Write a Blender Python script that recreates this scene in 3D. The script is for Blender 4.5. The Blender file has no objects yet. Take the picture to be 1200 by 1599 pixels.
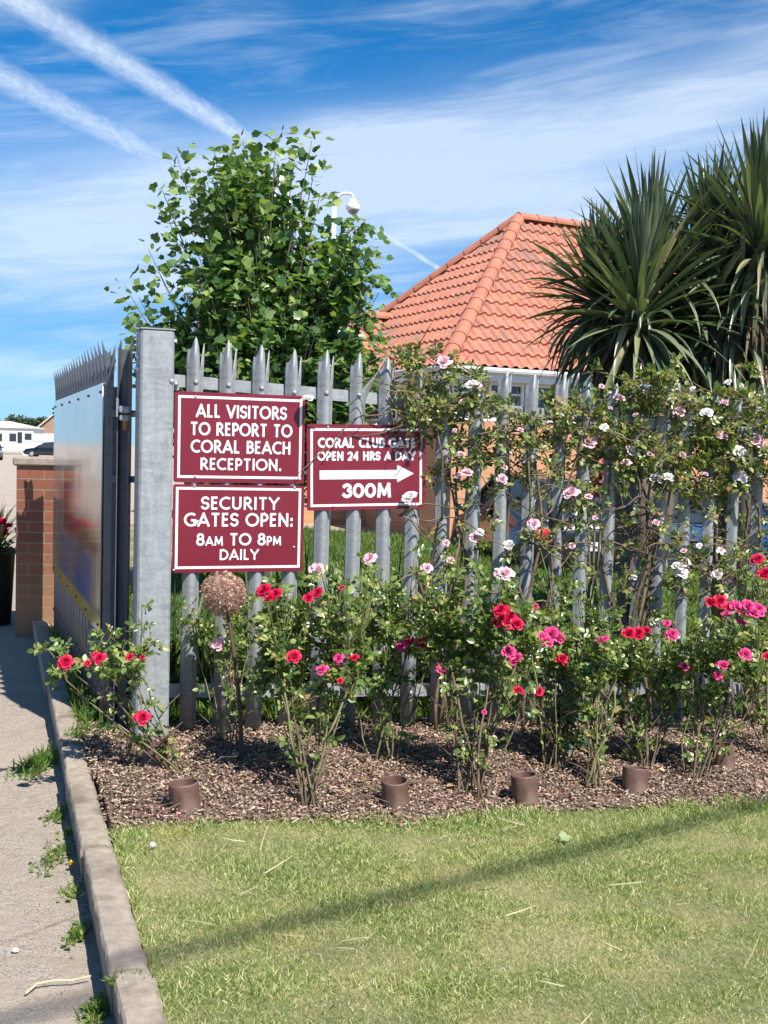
import bpy, math, random
import numpy as np
from math import radians, sin, cos, tan, pi, sqrt, atan2
from mathutils import Vector, Matrix

SC = bpy.context.scene
COL = SC.collection
rng = np.random.default_rng(7)
random.seed(7)

# ------------------------------------------------------------------ camera
F = 1800.0                       # focal length in photograph pixels (1200 wide)
PITCH, ROLL = radians(3.04), radians(1.44)
CAM = np.array([0.0, 0.0, 1.346])
cam = bpy.data.cameras.new('camera')
cam_o = bpy.data.objects.new('camera', cam)
COL.objects.link(cam_o)
cam.sensor_fit = 'HORIZONTAL'
cam.sensor_width = 36.0
cam.lens = 36.0 * F / 1200.0
cam.clip_start, cam.clip_end = 0.05, 3000
FWD = np.array([0, cos(PITCH), -sin(PITCH)])
UP0 = np.array([0, sin(PITCH), cos(PITCH)])
RT0 = np.array([1.0, 0, 0])
# the scene leans to the right by ROLL, so the camera leans to the left
RT = RT0 * cos(ROLL) + UP0 * sin(ROLL)
UP = UP0 * cos(ROLL) - RT0 * sin(ROLL)
mw = Matrix(((RT[0], UP[0], -FWD[0], CAM[0]), (RT[1], UP[1], -FWD[1], CAM[1]), (RT[2], UP[2], -FWD[2], CAM[2]), (0, 0, 0, 1)))
cam_o.matrix_world = mw
SC.camera = cam_o


def ray(px, py):
    d = FWD + RT * ((px - 600) / F) + UP * ((799.5 - py) / F)
    return d


def at(px, py, y):
    """world point seen at photograph pixel (px, py) at distance y along +Y"""
    d = ray(px, py)
    return CAM + d * (y / d[1])


# ------------------------------------------------------------------ light
SUN_EL = radians(53)
SUN_AZ = atan2(0.60, -0.80)      # measured from +Y towards +X
SUN = np.array([sin(SUN_AZ) * cos(SUN_EL), cos(SUN_AZ) * cos(SUN_EL), sin(SUN_EL)])
sl = bpy.data.lights.new('sun', 'SUN')
sl.energy = 4.9
sl.angle = radians(0.5)
sl.color = (1.0, 0.955, 0.88)
so = bpy.data.objects.new('sun', sl)
COL.objects.link(so)
so.rotation_euler = Vector(SUN).to_track_quat('Z', 'Y').to_euler()
SC.view_settings.view_transform = 'Standard'
SC.view_settings.look = 'None'
SC.view_settings.exposure = 0.8
SC.view_settings.gamma = 1.0

W = bpy.data.worlds.new('World')
SC.world = W
W.use_nodes = True


class NT:
    """small helper to write shader node graphs"""
    def __init__(s, tree):
        s.t = tree
        s.n = tree.nodes
        s.l = tree.links

    def new(s, kind, **kw):
        n = s.n.new(kind)
        for k, v in kw.items():
            setattr(n, k, v)
        return n

    def put(s, sock, v):
        if hasattr(v, 'is_output'):
            s.l.new(v, sock)
        elif v is not None:
            if hasattr(sock.default_value, '__len__') and not hasattr(v, '__len__'):
                v = (v,) * len(sock.default_value)
            if sock.type == 'RGBA' and len(v) == 3:
                v = tuple(v) + (1,)
            sock.default_value = v

    def m(s, op, a, b=None, c=None, clamp=False):
        n = s.new('ShaderNodeMath', operation=op, use_clamp=clamp)
        for i, v in enumerate((a, b, c)):
            if v is not None:
                s.put(n.inputs[i], v)
        return n.outputs[0]

    def vm(s, op, a, b=None, out=0):
        n = s.new('ShaderNodeVectorMath', operation=op)
        s.put(n.inputs[0], a)
        if b is not None:
            s.put(n.inputs[1], b)
        return n.outputs[out]

    def mix(s, f, a, b, mode='MIX'):
        n = s.new('ShaderNodeMix', data_type='RGBA', blend_type=mode)
        s.put(n.inputs[0], f)
        s.put(n.inputs[6], a)
        s.put(n.inputs[7], b)
        return n.outputs[2]

    def noise(s, vec, scale, detail=4, rough=0.55, dist=0.0):
        n = s.new('ShaderNodeTexNoise')
        if vec is not None:
            s.l.new(vec, n.inputs['Vector'])
        n.inputs['Scale'].default_value = scale
        n.inputs['Detail'].default_value = detail
        n.inputs['Roughness'].default_value = rough
        n.inputs['Distortion'].default_value = dist
        return n.outputs[0]

    def ramp(s, f, stops, interp='LINEAR'):
        n = s.new('ShaderNodeValToRGB')
        r = n.color_ramp
        r.interpolation = interp
        while len(r.elements) < len(stops):
            r.elements.new(0.5)
        for e, (p, c) in zip(r.elements, stops):
            e.position = p
            e.color = tuple(c) + (1,) if hasattr(c, '__len__') else (c, c, c, 1)
        s.put(n.inputs[0], f)
        return n.outputs[0]

    def sstep(s, v, lo, hi):
        n = s.new('ShaderNodeMapRange', interpolation_type='SMOOTHSTEP')
        s.put(n.inputs[0], v)
        n.inputs[1].default_value = lo
        n.inputs[2].default_value = hi
        n.inputs[3].default_value = 0
        n.inputs[4].default_value = 1
        return n.outputs[0]

    def xyz(s, v):
        n = s.new('ShaderNodeSeparateXYZ')
        s.l.new(v, n.inputs[0])
        return n.outputs

    def comb(s, x, y, z):
        n = s.new('ShaderNodeCombineXYZ')
        for i, v in enumerate((x, y, z)):
            s.put(n.inputs[i], v)
        return n.outputs[0]


def build_world():
    w = NT(W.node_tree)
    bg = w.n['Background']
    sky = w.new('ShaderNodeTexSky', sky_type='NISHITA')
    sky.sun_disc = False
    sky.sun_elevation = SUN_EL
    sky.sun_rotation = SUN_AZ
    sky.altitude = 0
    sky.air_density = 0.62
    sky.dust_density = 0.0
    sky.ozone_density = 6.0
    hs = w.new('ShaderNodeHueSaturation')
    hs.inputs['Saturation'].default_value = 1.22
    hs.inputs['Hue'].default_value = 0.492
    hs.inputs['Value'].default_value = 1.0
    w.l.new(sky.outputs[0], hs.inputs['Color'])
    col = hs.outputs[0]
    tc = w.new('ShaderNodeTexCoord')
    d = w.vm('NORMALIZE', tc.outputs['Generated'])
    x, y, z = w.xyz(d)
    az = w.m('ARCTAN2', x, y)
    el = w.m('ARCSINE', z)
    # the summer sky is less bright low down than a perfectly clean atmosphere
    col = w.mix(1.0, col, w.ramp(w.m('MULTIPLY', el, 4.0), [(0.0, (0.40, 0.53, 0.68)), (0.35, (0.43, 0.71, 0.80)), (1.0, (0.47, 1.06, 1.16))]), 'MULTIPLY')
    # thin cirrus veil, streaked almost level
    sv = w.comb(w.m('MULTIPLY', w.m('ADD', az, w.m('MULTIPLY', el, -0.6)), 3.0), w.m('MULTIPLY', w.m('SUBTRACT', el, w.m('MULTIPLY', az, 0.10)), 26.0), 0.0)
    n1 = w.noise(sv, 1.0, 6, 0.62, 0.35)
    sv2 = w.comb(w.m('MULTIPLY', az, 7.0), w.m('MULTIPLY', w.m('SUBTRACT', el, w.m('MULTIPLY', az, 0.22)), 60.0), 3.7)
    n2 = w.noise(sv2, 1.0, 5, 0.6, 0.2)
    sv3 = w.comb(w.m('MULTIPLY', az, 5.0), w.m('MULTIPLY', el, 14.0), 9.1)
    n3 = w.noise(sv3, 1.0, 3, 0.5, 0.4)

    def blob(a0, e0, ra, re, tilt=0.0):
        da = w.m('DIVIDE', w.m('SUBTRACT', az, a0), ra)
        de = w.m('DIVIDE', w.m('SUBTRACT', w.m('SUBTRACT', el, e0), w.m('MULTIPLY', w.m('SUBTRACT', az, a0), tilt)), re)
        r2 = w.m('ADD', w.m('MULTIPLY', da, da), w.m('MULTIPLY', de, de))
        return w.m('EXPONENT', w.m('MULTIPLY', r2, -1.0))
    blobs = [(0.13, 0.245, 0.24, 0.055, 0.16, 0.85), (0.03, 0.215, 0.30, 0.025, -0.02, 0.5), (-0.26, 0.165, 0.22, 0.045, 0.05, 0.9), (0.30, 0.30, 0.14, 0.03, 0.3, 0.35), (-0.1, 0.245, 0.2, 0.03, 0.1, 0.55), (-0.35, 0.05, 0.4, 0.03, 0.0, 0.35)]
    veil = 0.0
    for (a0, e0, ra, re, tl, k) in blobs:
        veil = w.m('ADD', veil, w.m('MULTIPLY', blob(a0, e0, ra, re, tl), k))
    tex = w.m('ADD', w.m('MULTIPLY', w.sstep(n1, 0.32, 0.72), 0.75), w.m('MULTIPLY', w.sstep(n2, 0.35, 0.75), 0.3))
    cl = w.m('MULTIPLY', veil, w.m('ADD', 0.42, w.m('MULTIPLY', tex, 0.32)))
    cl = w.m('ADD', cl, w.m('MULTIPLY', w.m('MULTIPLY', w.sstep(n1, 0.45, 0.8), w.sstep(n3, 0.3, 0.65)), 0.42))
    cl = w.m('ADD', cl, w.m('MULTIPLY', w.sstep(el, 0.34, 0.12), w.m('ADD', 0.02, w.m('MULTIPLY', n1, 0.10))))
    wisp = w.noise(w.comb(w.m('MULTIPLY', w.m('ADD', az, w.m('MULTIPLY', el, 1.6)), 4.0), w.m('MULTIPLY', w.m('SUBTRACT', el, w.m('MULTIPLY', az, 0.16)), 38.0), 21.0), 1.0, 8, 0.66, 0.8)
    cl = w.m('ADD', cl, w.m('MULTIPLY', w.sstep(wisp, 0.42, 0.80), 0.24))
    cl = w.m('MINIMUM', cl, 0.62)

    def contrail(p0, p1, wid0, wid1, k, fade0, fade1, rough):
        a = ray(*p0); a = a / np.linalg.norm(a)
        b = ray(*p1); b = b / np.linalg.norm(b)
        nn = np.cross(a, b); L = np.linalg.norm(nn); nn /= L
        t = np.cross(nn, a)
        ang = math.asin(L)
        dist = w.vm('DOT_PRODUCT', d, tuple(nn), 1)
        al = w.m('ARCTAN2', w.vm('DOT_PRODUCT', d, tuple(t), 1), w.vm('DOT_PRODUCT', d, tuple(a), 1))
        al = w.m('DIVIDE', al, ang)
        nv = w.comb(w.m('MULTIPLY', al, 9.0 * ang / 0.2), w.m('MULTIPLY', dist, 90.0), p0[0] * 0.01)
        nz = w.noise(nv, 1.6, 5, 0.62)
        dd = w.m('ADD', w.m('ABSOLUTE', dist), w.m('MULTIPLY', w.m('SUBTRACT', nz, 0.5), rough * wid0))
        wd = w.m('ADD', wid0, w.m('MULTIPLY', al, wid1 - wid0))
        m = w.sstep(w.m('DIVIDE', dd, wd), 1.25, 0.0)
        m = w.m('MULTIPLY', m, w.sstep(al, fade0[0], fade0[1]))
        m = w.m('MULTIPLY', m, w.sstep(al, fade1[0], fade1[1]))
        return w.m('MULTIPLY', w.m('MULTIPLY', m, k), w.m('ADD', 0.62, w.m('MULTIPLY', w.sstep(w.noise(nv, 2.6, 7, 0.66), 0.25, 0.75), 0.45)))
    trails = [contrail((60, 20), (370, 207), 0.0140, 0.0105, 0.62, (-3, -2), (1.38, 0.92), 0.7),
              contrail((0, 118), (260, 252), 0.0135, 0.0125, 0.52, (-3, -2), (1.42, 0.75), 0.7),
              contrail((585, 355), (698, 427), 0.0045, 0.0030, 0.60, (-0.25, 0.12), (1.15, 1.0), 0.6),
              contrail((560, 455), (690, 453), 0.0022, 0.0016, 0.30, (-0.6, 0.0), (1.4, 0.9), 0.4)]
    for tr in trails:
        cl = w.m('MAXIMUM', cl, w.m('ADD', tr, w.m('MULTIPLY', cl, 0.35)))
    cl = w.m('MULTIPLY', cl, w.sstep(el, -0.01, 0.03))
    col = w.mix(w.m('MINIMUM', cl, 0.92), col, (6.2, 6.9, 7.7))
    w.l.new(col, bg.inputs['Color'])
    bg.inputs['Strength'].default_value = 0.090


build_world()


# ------------------------------------------------------------------ mesh helpers
ORIGIN = {}


class MB:
    """collects polygons in world space; build() links them as ONE mesh object"""
    def __init__(s):
        s.v, s.f = [], []

    def add(s, vs, fs):
        o = len(s.v)
        s.v.extend([tuple(map(float, p)) for p in vs])
        s.f.extend([tuple(i + o for i in f) for f in fs])

    def box(s, c, sx, sy, sz, rz=0.0, axes=None, bev=0.0):
        c = np.array(c, float)
        if axes is None:
            ax = np.array([cos(rz), sin(rz), 0]); ay = np.array([-sin(rz), cos(rz), 0]); azz = np.array([0, 0, 1.0])
        else:
            ax, ay, azz = [np.array(a, float) for a in axes]
        if bev <= 0:
            vs = [c + ax * (i * sx / 2) + ay * (j * sy / 2) + azz * (k * sz / 2) for k in (-1, 1) for j in (-1, 1) for i in (-1, 1)]
            s.add(vs, [(0, 2, 3, 1), (4, 5, 7, 6), (0, 1, 5, 4), (2, 6, 7, 3), (0, 4, 6, 2), (1, 3, 7, 5)])
            return
        hx, hy, hz, b = sx / 2, sy / 2, sz / 2, min(bev, sx * .45, sy * .45, sz * .45)
        rings = []
        for (zz, ins) in ((-hz, b), (-hz + b, 0), (hz - b, 0), (hz, b)):
            x, y = hx - ins, hy - ins
            pts = [(x - b, -y), (x, -y + b), (x, y - b), (x - b, y), (-x + b, y), (-x, y - b), (-x, -y + b), (-x + b, -y)]
            rings.append([c + ax * p + ay * q + azz * zz for p, q in pts])
        vs = [p for r in rings for p in r]
        fs = []
        for r in range(3):
            for i in range(8):
                j = (i + 1) % 8
                fs.append((r * 8 + i, r * 8 + j, r * 8 + 8 + j, r * 8 + 8 + i))
        fs.append(tuple(range(7, -1, -1)))
        fs.append(tuple(range(24, 32)))
        s.add(vs, fs)

    def tube(s, pts, rad, n=6, cap=True):
        pts = [np.array(p, float) for p in pts]
        if not hasattr(rad, '__len__'):
            rad = [rad] * len(pts)
        base = len(s.v)
        ref = None
        for i, p in enumerate(pts):
            t = pts[min(i + 1, len(pts) - 1)] - pts[max(i - 1, 0)]
            t /= (np.linalg.norm(t) + 1e-9)
            if ref is None:
                ref = np.cross(t, (0.3, 0.2, 0.9) if abs(t[2]) < 0.9 else (1, 0.1, 0))
            u = ref - t * np.dot(ref, t)
            u /= (np.linalg.norm(u) + 1e-9)
            ref = u
            v = np.cross(t, u)
            for k in range(n):
                a = 2 * pi * k / n
                s.v.append(tuple(p + (u * cos(a) + v * sin(a)) * rad[i]))
        for i in range(len(pts) - 1):
            for k in range(n):
                a, b = base + i * n + k, base + i * n + (k + 1) % n
                s.f.append((a, b, b + n, a + n))
        if cap:
            s.f.append(tuple(base + k for k in range(n - 1, -1, -1)))
            s.f.append(tuple(base + (len(pts) - 1) * n + k for k in range(n)))

    def prism(s, poly, O, U, V, N, h0, h1):
        """polygon of (u,v) extruded along N from h0 to h1"""
        O, U, V, N = map(np.array, (O, U, V, N))
        k = len(poly)
        vs = [O + U * p[0] + V * p[1] + N * h for h in (h0, h1) for p in poly]
        fs = [tuple(range(k - 1, -1, -1)), tuple(range(k, 2 * k))]
        for i in range(k):
            j = (i + 1) % k
            fs.append((i, j, k + j, k + i))
        s.add(vs, fs)

    def grid(s, P):
        """P: array (a,b,3)"""
        a, b = P.shape[:2]
        o = len(s.v)
        s.v.extend(map(tuple, P.reshape(-1, 3).tolist()))
        for i in range(a - 1):
            for j in range(b - 1):
                q = o + i * b + j
                s.f.append((q, q + 1, q + b + 1, q + b))

    def ball(s, c, rx, ry, rz, nu=10, nv=6):
        P = np.zeros((nv + 1, nu + 1, 3))
        for i in range(nv + 1):
            for j in range(nu + 1):
                a, b = 2 * pi * j / nu, pi * i / nv
                P[i, j] = (c[0] + rx * sin(b) * cos(a), c[1] + ry * sin(b) * sin(a), c[2] - rz * cos(b))
        s.grid(P)

    def lathe(s, prof, c, n=20, tilt=None):
        P = np.zeros((len(prof), n + 1, 3))
        for i, (r, z) in enumerate(prof):
            for j in range(n + 1):
                a = 2 * pi * j / n
                p = np.array([r * cos(a), r * sin(a), z])
                if tilt is not None:
                    p = np.array(Matrix.Rotation(tilt[0], 3, tilt[1]) @ Vector(p))
                P[i, j] = p + np.array(c)
        s.grid(P)

    def build(s, name, mat, parent=None, smooth=False):
        v = np.array(s.v, float).reshape(-1, 3)
        if parent is not None:
            v = v - ORIGIN[parent.name]
        me = bpy.data.meshes.new(name)
        me.from_pydata(v.tolist(), [], s.f)
        return link(name, me, mat, parent, smooth)


def link(name, me, mat, parent=None, smooth=False):
    if smooth:
        me.polygons.foreach_set('use_smooth', [True] * len(me.polygons))
    me.materials.append(mat)
    me.update()
    o = bpy.data.objects.new(name, me)
    COL.objects.link(o)
    if parent is not None:
        o.parent = parent
        ORIGIN[o.name] = ORIGIN[parent.name]
    else:
        ORIGIN[o.name] = np.zeros(3)
    return o


def inst(name, tv, tf, R, T, mat, parent=None, smooth=False):
    """many copies of one small leaf / blade / chip template inside one mesh (surface pattern of one part).
    tv (n,3), tf (m,k), R (c,3,3), T (c,3)"""
    tv = np.asarray(tv, float); tf = np.asarray(tf, np.int64)
    c, n = len(T), len(tv)
    V = np.einsum('cij,nj->cni', R, tv) + T[:, None, :]
    if parent is not None:
        V = V - ORIGIN[parent.name]
    Fc = (tf[None, :, :] + (np.arange(c) * n)[:, None, None]).reshape(-1, tf.shape[1])
    me = bpy.data.meshes.new(name)
    me.vertices.add(c * n)
    me.vertices.foreach_set('co', V.reshape(-1).astype(np.float32))
    nf, k = Fc.shape
    me.loops.add(nf * k)
    me.loops.foreach_set('vertex_index', Fc.reshape(-1).astype(np.int32))
    me.polygons.add(nf)
    me.polygons.foreach_set('loop_start', (np.arange(nf) * k).astype(np.int32))
    me.polygons.foreach_set('loop_total', np.full(nf, k, np.int32))
    me.update(calc_edges=True)
    me.validate()
    return link(name, me, mat, parent, smooth)


def frames(D, Nn, S=1.0):
    """rotation matrices with local Y along D and local Z near Nn, scaled by S"""
    D = D / (np.linalg.norm(D, axis=1, keepdims=True) + 1e-9)
    X = np.cross(D, Nn)
    X /= (np.linalg.norm(X, axis=1, keepdims=True) + 1e-9)
    Z = np.cross(X, D)
    R = np.stack([X, D, Z], axis=2)
    return R * (np.asarray(S).reshape(-1, 1, 1) if hasattr(S, '__len__') else S)


def thing(name, label, cat, loc=(0, 0, 0), group=None):
    o = bpy.data.objects.new(name, None)
    COL.objects.link(o)
    o.location = tuple(map(float, loc))
    o.empty_display_size = 0.1
    ORIGIN[o.name] = np.array(loc, float)
    return tag(o, label, cat, group)


def tag(o, label=None, cat=None, group=None, kind=None):
    if label: o['label'] = label
    if cat: o['category'] = cat
    if group: o['group'] = group
    if kind: o['kind'] = kind
    return o


# ------------------------------------------------------------------ materials
def material(name, base, rough=0.6, metal=0.0, spec=0.5, fn=None, transl=0.0, coat=0.0):
    """fn(nt, bsdf) may rewire base colour / bump"""
    m = bpy.data.materials.new(name)
    m.use_nodes = True
    t = NT(m.node_tree)
    b = t.n['Principled BSDF']
    b.inputs['Base Color'].default_value = tuple(base) + (1,)
    b.inputs['Roughness'].default_value = rough
    b.inputs['Metallic'].default_value = metal
    b.inputs['Specular IOR Level'].default_value = spec
    b.inputs['Coat Weight'].default_value = coat
    if fn:
        fn(t, b)
    if transl > 0:
        tr = t.new('ShaderNodeBsdfTranslucent')
        src = b.inputs['Base Color']
        if src.is_linked:
            g = t.mix(1.0, src.links[0].from_socket, (1.5, 1.7, 0.55), 'MULTIPLY')
            t.l.new(g, tr.inputs[0])
        else:
            tr.inputs[0].default_value = (base[0] * 1.5, base[1] * 1.6, base[2] * .6, 1)
        mx = t.new('ShaderNodeMixShader')
        mx.inputs[0].default_value = transl
        t.l.new(b.outputs[0], mx.inputs[1])
        t.l.new(tr.outputs[0], mx.inputs[2])
        t.l.new(mx.outputs[0], t.n['Material Output'].inputs['Surface'])
    return m


def pos(t):
    return t.new('ShaderNodeNewGeometry').outputs['Position']


def objc(t):
    return t.new('ShaderNodeTexCoord').outputs['Object']


def island(t):
    return t.new('ShaderNodeNewGeometry').outputs['Random Per Island']


def bump(t, b, h, strength=0.4, dist=0.01):
    n = t.new('ShaderNodeBump')
    n.inputs['Strength'].default_value = strength
    n.inputs['Distance'].default_value = dist
    t.l.new(h, n.inputs['Height'])
    t.l.new(n.outputs[0], b.inputs['Normal'])


def noisy(c0, c1, scale, bs=0.3, bd=0.004, detail=6, c2=None, stretch=None, lo=0.3, hi=0.7, rough=None):
    def fn(t, b):
        p = objc(t)
        if stretch:
            p = t.vm('MULTIPLY', p, stretch)
        n = t.noise(p, scale, detail, 0.6)
        st = [(lo, c0), (hi, c1)]
        col = t.ramp(n, st)
        if c2 is not None:
            n2 = t.noise(p, scale * 0.17, 4, 0.6)
            col = t.mix(t.sstep(n2, 0.5, 0.68), col, c2)
        t.l.new(col, b.inputs['Base Color'])
        if bs > 0:
            bump(t, b, n, bs, bd)
        if rough:
            t.l.new(t.m('ADD', rough[0], t.m('MULTIPLY', n, rough[1] - rough[0])), b.inputs['Roughness'])
    return fn


def leafy(stops, transl=0.25, rough=0.42, spec=0.5, patch=None, name='leaf'):
    def fn(t, b):
        col = t.ramp(island(t), stops)
        if patch:
            n = t.noise(pos(t), patch[0], 4, 0.6)
            col = t.mix(t.sstep(n, patch[1], patch[2]), col, patch[3])
        t.l.new(col, b.inputs['Base Color'])
    return material(name, stops[0][1], rough, 0, spec, fn, transl)


# ------------------------------------------------------------------ ground levels
def g(x):
    return -0.048 * (np.clip(x, -1.3, 7.0) + 0.886)


def ground_at(px, py, dz=0.0):
    d = ray(px, py)
    t = 5.0
    for _ in range(40):
        p = CAM + d * t
        t = (float(g(p[0])) + dz - CAM[2]) / d[2]
    return CAM + d * t


A0 = np.array([-0.8856, 5.2799, 0.04])
STEP = np.array([0.1476, 0.0552, -0.0071])
UF = np.array([0.1476, 0.0552, 0]); UF /= np.linalg.norm(UF)
NF = np.array([UF[1], -UF[0], 0])           # towards the camera
UZ = np.array([0, 0, 1.0])


def fence(i, z, off=0.0):
    return A0 + STEP * i + NF * off + UZ * z


KL1, KL2 = ground_at(85, 1128), ground_at(186, 1599)      # kerb, path-side top edge
KR1, KR2 = ground_at(145, 1200), ground_at(250, 1599)
KD = (KL1 - KL2); KD[2] = 0; KD /= np.linalg.norm(KD)
KN = np.array([KD[1], -KD[0], 0])           # to the right of the kerb
KW = float(np.dot(((KR1 - KL1) + (KR2 - KL2)) / 2, KN))


def kerb_x(y, off=0.0):
    """x of the kerb's left top edge (plus off to the right) at depth y"""
    p = KL1 + KN * off
    return p[0] + KD[0] / KD[1] * (y - p[1])


BED = [(-200, 1306), (178, 1292), (300, 1287), (420, 1281), (520, 1283), (640, 1286), (760, 1277), (850, 1268), (960, 1262), (1080, 1262), (1200, 1253), (1500, 1240), (1900, 1225), (2600, 1190)]
BEDW = np.array([ground_at(*p) for p in BED])


def bed_y(x):
    return np.interp(x, BEDW[:, 0], BEDW[:, 1])


def fence_y(x):
    return A0[1] + (x - A0[0]) * UF[1] / UF[0]


M = {}
def cracks(t, b):
    p = pos(t)
    wv = t.vm('ADD', p, t.vm('MULTIPLY', t.new('ShaderNodeTexNoise').outputs['Color'], (0.35, 0.35, 0)))
    v = t.new('ShaderNodeTexVoronoi', feature='DISTANCE_TO_EDGE'); v.inputs['Scale'].default_value = 1.9
    t.l.new(wv, v.inputs['Vector'])
    m_ = t.m('MULTIPLY', t.sstep(t.m('ADD', v.outputs['Distance'], t.m('MULTIPLY', t.noise(p, 30, 4, 0.7), 0.03)), 0.030, 0.010), t.sstep(t.noise(p, 1.1, 3, 0.6), 0.45, 0.6))
    src = b.inputs['Base Color'].links[0].from_socket
    t.l.new(t.mix(t.m('MULTIPLY', m_, 0.75), src, (0.07, 0.055, 0.042)), b.inputs['Base Color'])


M['tarmac'] = material('pale_worn_tarmac', (0.3, 0.27, 0.24), 0.9, fn=lambda t, b: (lambda p: (
    t.l.new(t.mix(t.sstep(t.noise(p, 1.3, 5, 0.6), 0.42, 0.7), t.mix(t.sstep(t.noise(p, 9.0, 5, 0.65), 0.45, 0.7), t.ramp(t.noise(p, 160, 3, 0.7), [(0.32, (0.09, 0.072, 0.056)), (0.47, (0.35, 0.295, 0.24)), (0.75, (0.60, 0.52, 0.43))]), (0.34, 0.28, 0.215)), (0.43, 0.36, 0.285)), b.inputs['Base Color']),
    bump(t, b, t.m('ADD', t.noise(p, 160, 3, 0.7), t.m('MULTIPLY', t.noise(p, 24, 4, 0.6), 1.6)), 0.9, 0.012), cracks(t, b)))(pos(t)))
M['soil'] = material('lawn_soil', (0.1, 0.085, 0.04), 0.95, fn=lambda t, b: (
    t.l.new(t.mix(t.sstep(t.noise(pos(t), 1.6, 5, 0.6), 0.4, 0.62), t.ramp(t.noise(pos(t), 60, 4, 0.6), [(0.3, (0.08, 0.088, 0.035)), (0.7, (0.21, 0.20, 0.09))]), t.ramp(t.noise(pos(t), 80, 4, 0.6), [(0.3, (0.20, 0.165, 0.085)), (0.7, (0.38, 0.32, 0.18))])), b.inputs['Base Color']),
    bump(t, b, t.noise(pos(t), 90, 4, 0.6), 0.8, 0.01)))
M['mulch'] = material('bark_mulch', (0.1, 0.06, 0.045), 0.95, fn=lambda t, b: (
    t.l.new(t.ramp(t.noise(pos(t), 55, 5, 0.65), [(0.3, (0.045, 0.028, 0.021)), (0.55, (0.17, 0.11, 0.083)), (0.75, (0.33, 0.235, 0.185))]), b.inputs['Base Color']),
    bump(t, b, t.noise(pos(t), 60, 5, 0.65), 1.0, 0.02)))
M['concrete'] = material('weathered_concrete', (0.3, 0.26, 0.21), 0.9, fn=lambda t, b: (lambda p: (
    t.l.new(t.mix(t.sstep(t.noise(p, 3.2, 5, 0.65), 0.48, 0.7), t.mix(t.sstep(t.noise(p, 70, 3, 0.7), 0.62, 0.75), t.ramp(t.noise(p, 22, 6, 0.7), [(0.3, (0.22, 0.18, 0.14)), (0.7, (0.37, 0.31, 0.245))]), (0.44, 0.41, 0.35)), (0.15, 0.122, 0.092)), b.inputs['Base Color']),
    bump(t, b, t.m('ADD', t.noise(p, 120, 4, 0.7), t.m('MULTIPLY', t.noise(p, 12, 4, 0.6), 1.5)), 0.6, 0.006)))(pos(t)))


def sheet(name, xs, ys, zf, mat, kind='structure', mask=None):
    X, Y = np.meshgrid(xs, ys, indexing='ij')
    P = np.stack([X, Y, zf(X, Y)], axis=2)
    m = MB(); m.grid(P[:, ::1].transpose(1, 0, 2))
    o = m.build(name, mat)
    return tag(o, kind=kind)


# one big ground sheet to the horizon (the worn tarmac of the drive and the yard)
sheet('ground', np.array([-900, -200, -60, -20, -6, -1.3, 2, 7, 20, 60, 200, 900.]), np.array([-60, -8, 0, 4, 8, 14, 25, 60, 140, 400, 1500.]), lambda X, Y: g(X) - 0.11, M['tarmac'])

# lawn soil: both in front of the bed and behind the fence, right of the kerb
ys = np.array(list(np.arange(-2.0, 9.01, 0.5)) + [10, 11, 12, 13, 14, 15.5, 17.5, 19.2])
a = np.linspace(0, 1, 30) ** 1.6
P = np.zeros((len(ys), len(a), 3))
for i, yy in enumerate(ys):
    x0 = kerb_x(yy, KW + 0.004)
    xx = x0 + a * (16 - x0)
    P[i, :, 0] = xx; P[i, :, 1] = yy; P[i, :, 2] = g(xx) - 0.004
m = MB(); m.grid(P); tag(m.build('lawn', M['soil']), kind='structure')

# mulch bed, gently humped
xs = np.concatenate([np.linspace(-1.35, 3.2, 90), np.linspace(3.3, 7, 20)])
P = np.zeros((22, len(xs), 3))
for j, xx in enumerate(xs):
    y0 = float(bed_y(xx)); y1 = float(fence_y(xx)) + 0.30
    for i in range(22):
        t = i / 21.0
        yy = y0 + (y1 - y0) * t + 0.02 * sin(xx * 23 + i)
        x2 = max(xx, kerb_x(yy, KW + 0.006))
        edge = min(t * 6, 1, (1 - t) * 6)
        P[i, j] = (x2, yy, g(xx) + 0.006 + 0.03 * edge * (0.6 + 0.4 * sin(xx * 7 + yy * 9) * sin(xx * 3 - yy * 13)))
m = MB(); m.grid(P); tag(m.build('mulch_bed', M['mulch'], smooth=True), kind='structure')


def bed_z(x, y):
    t = (y - bed_y(x)) / (fence_y(x) + 0.30 - bed_y(x))
    return g(x) + 0.006 + 0.03 * np.clip(np.minimum(t * 6, (1 - t) * 6), 0, 1) * 0.8


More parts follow.
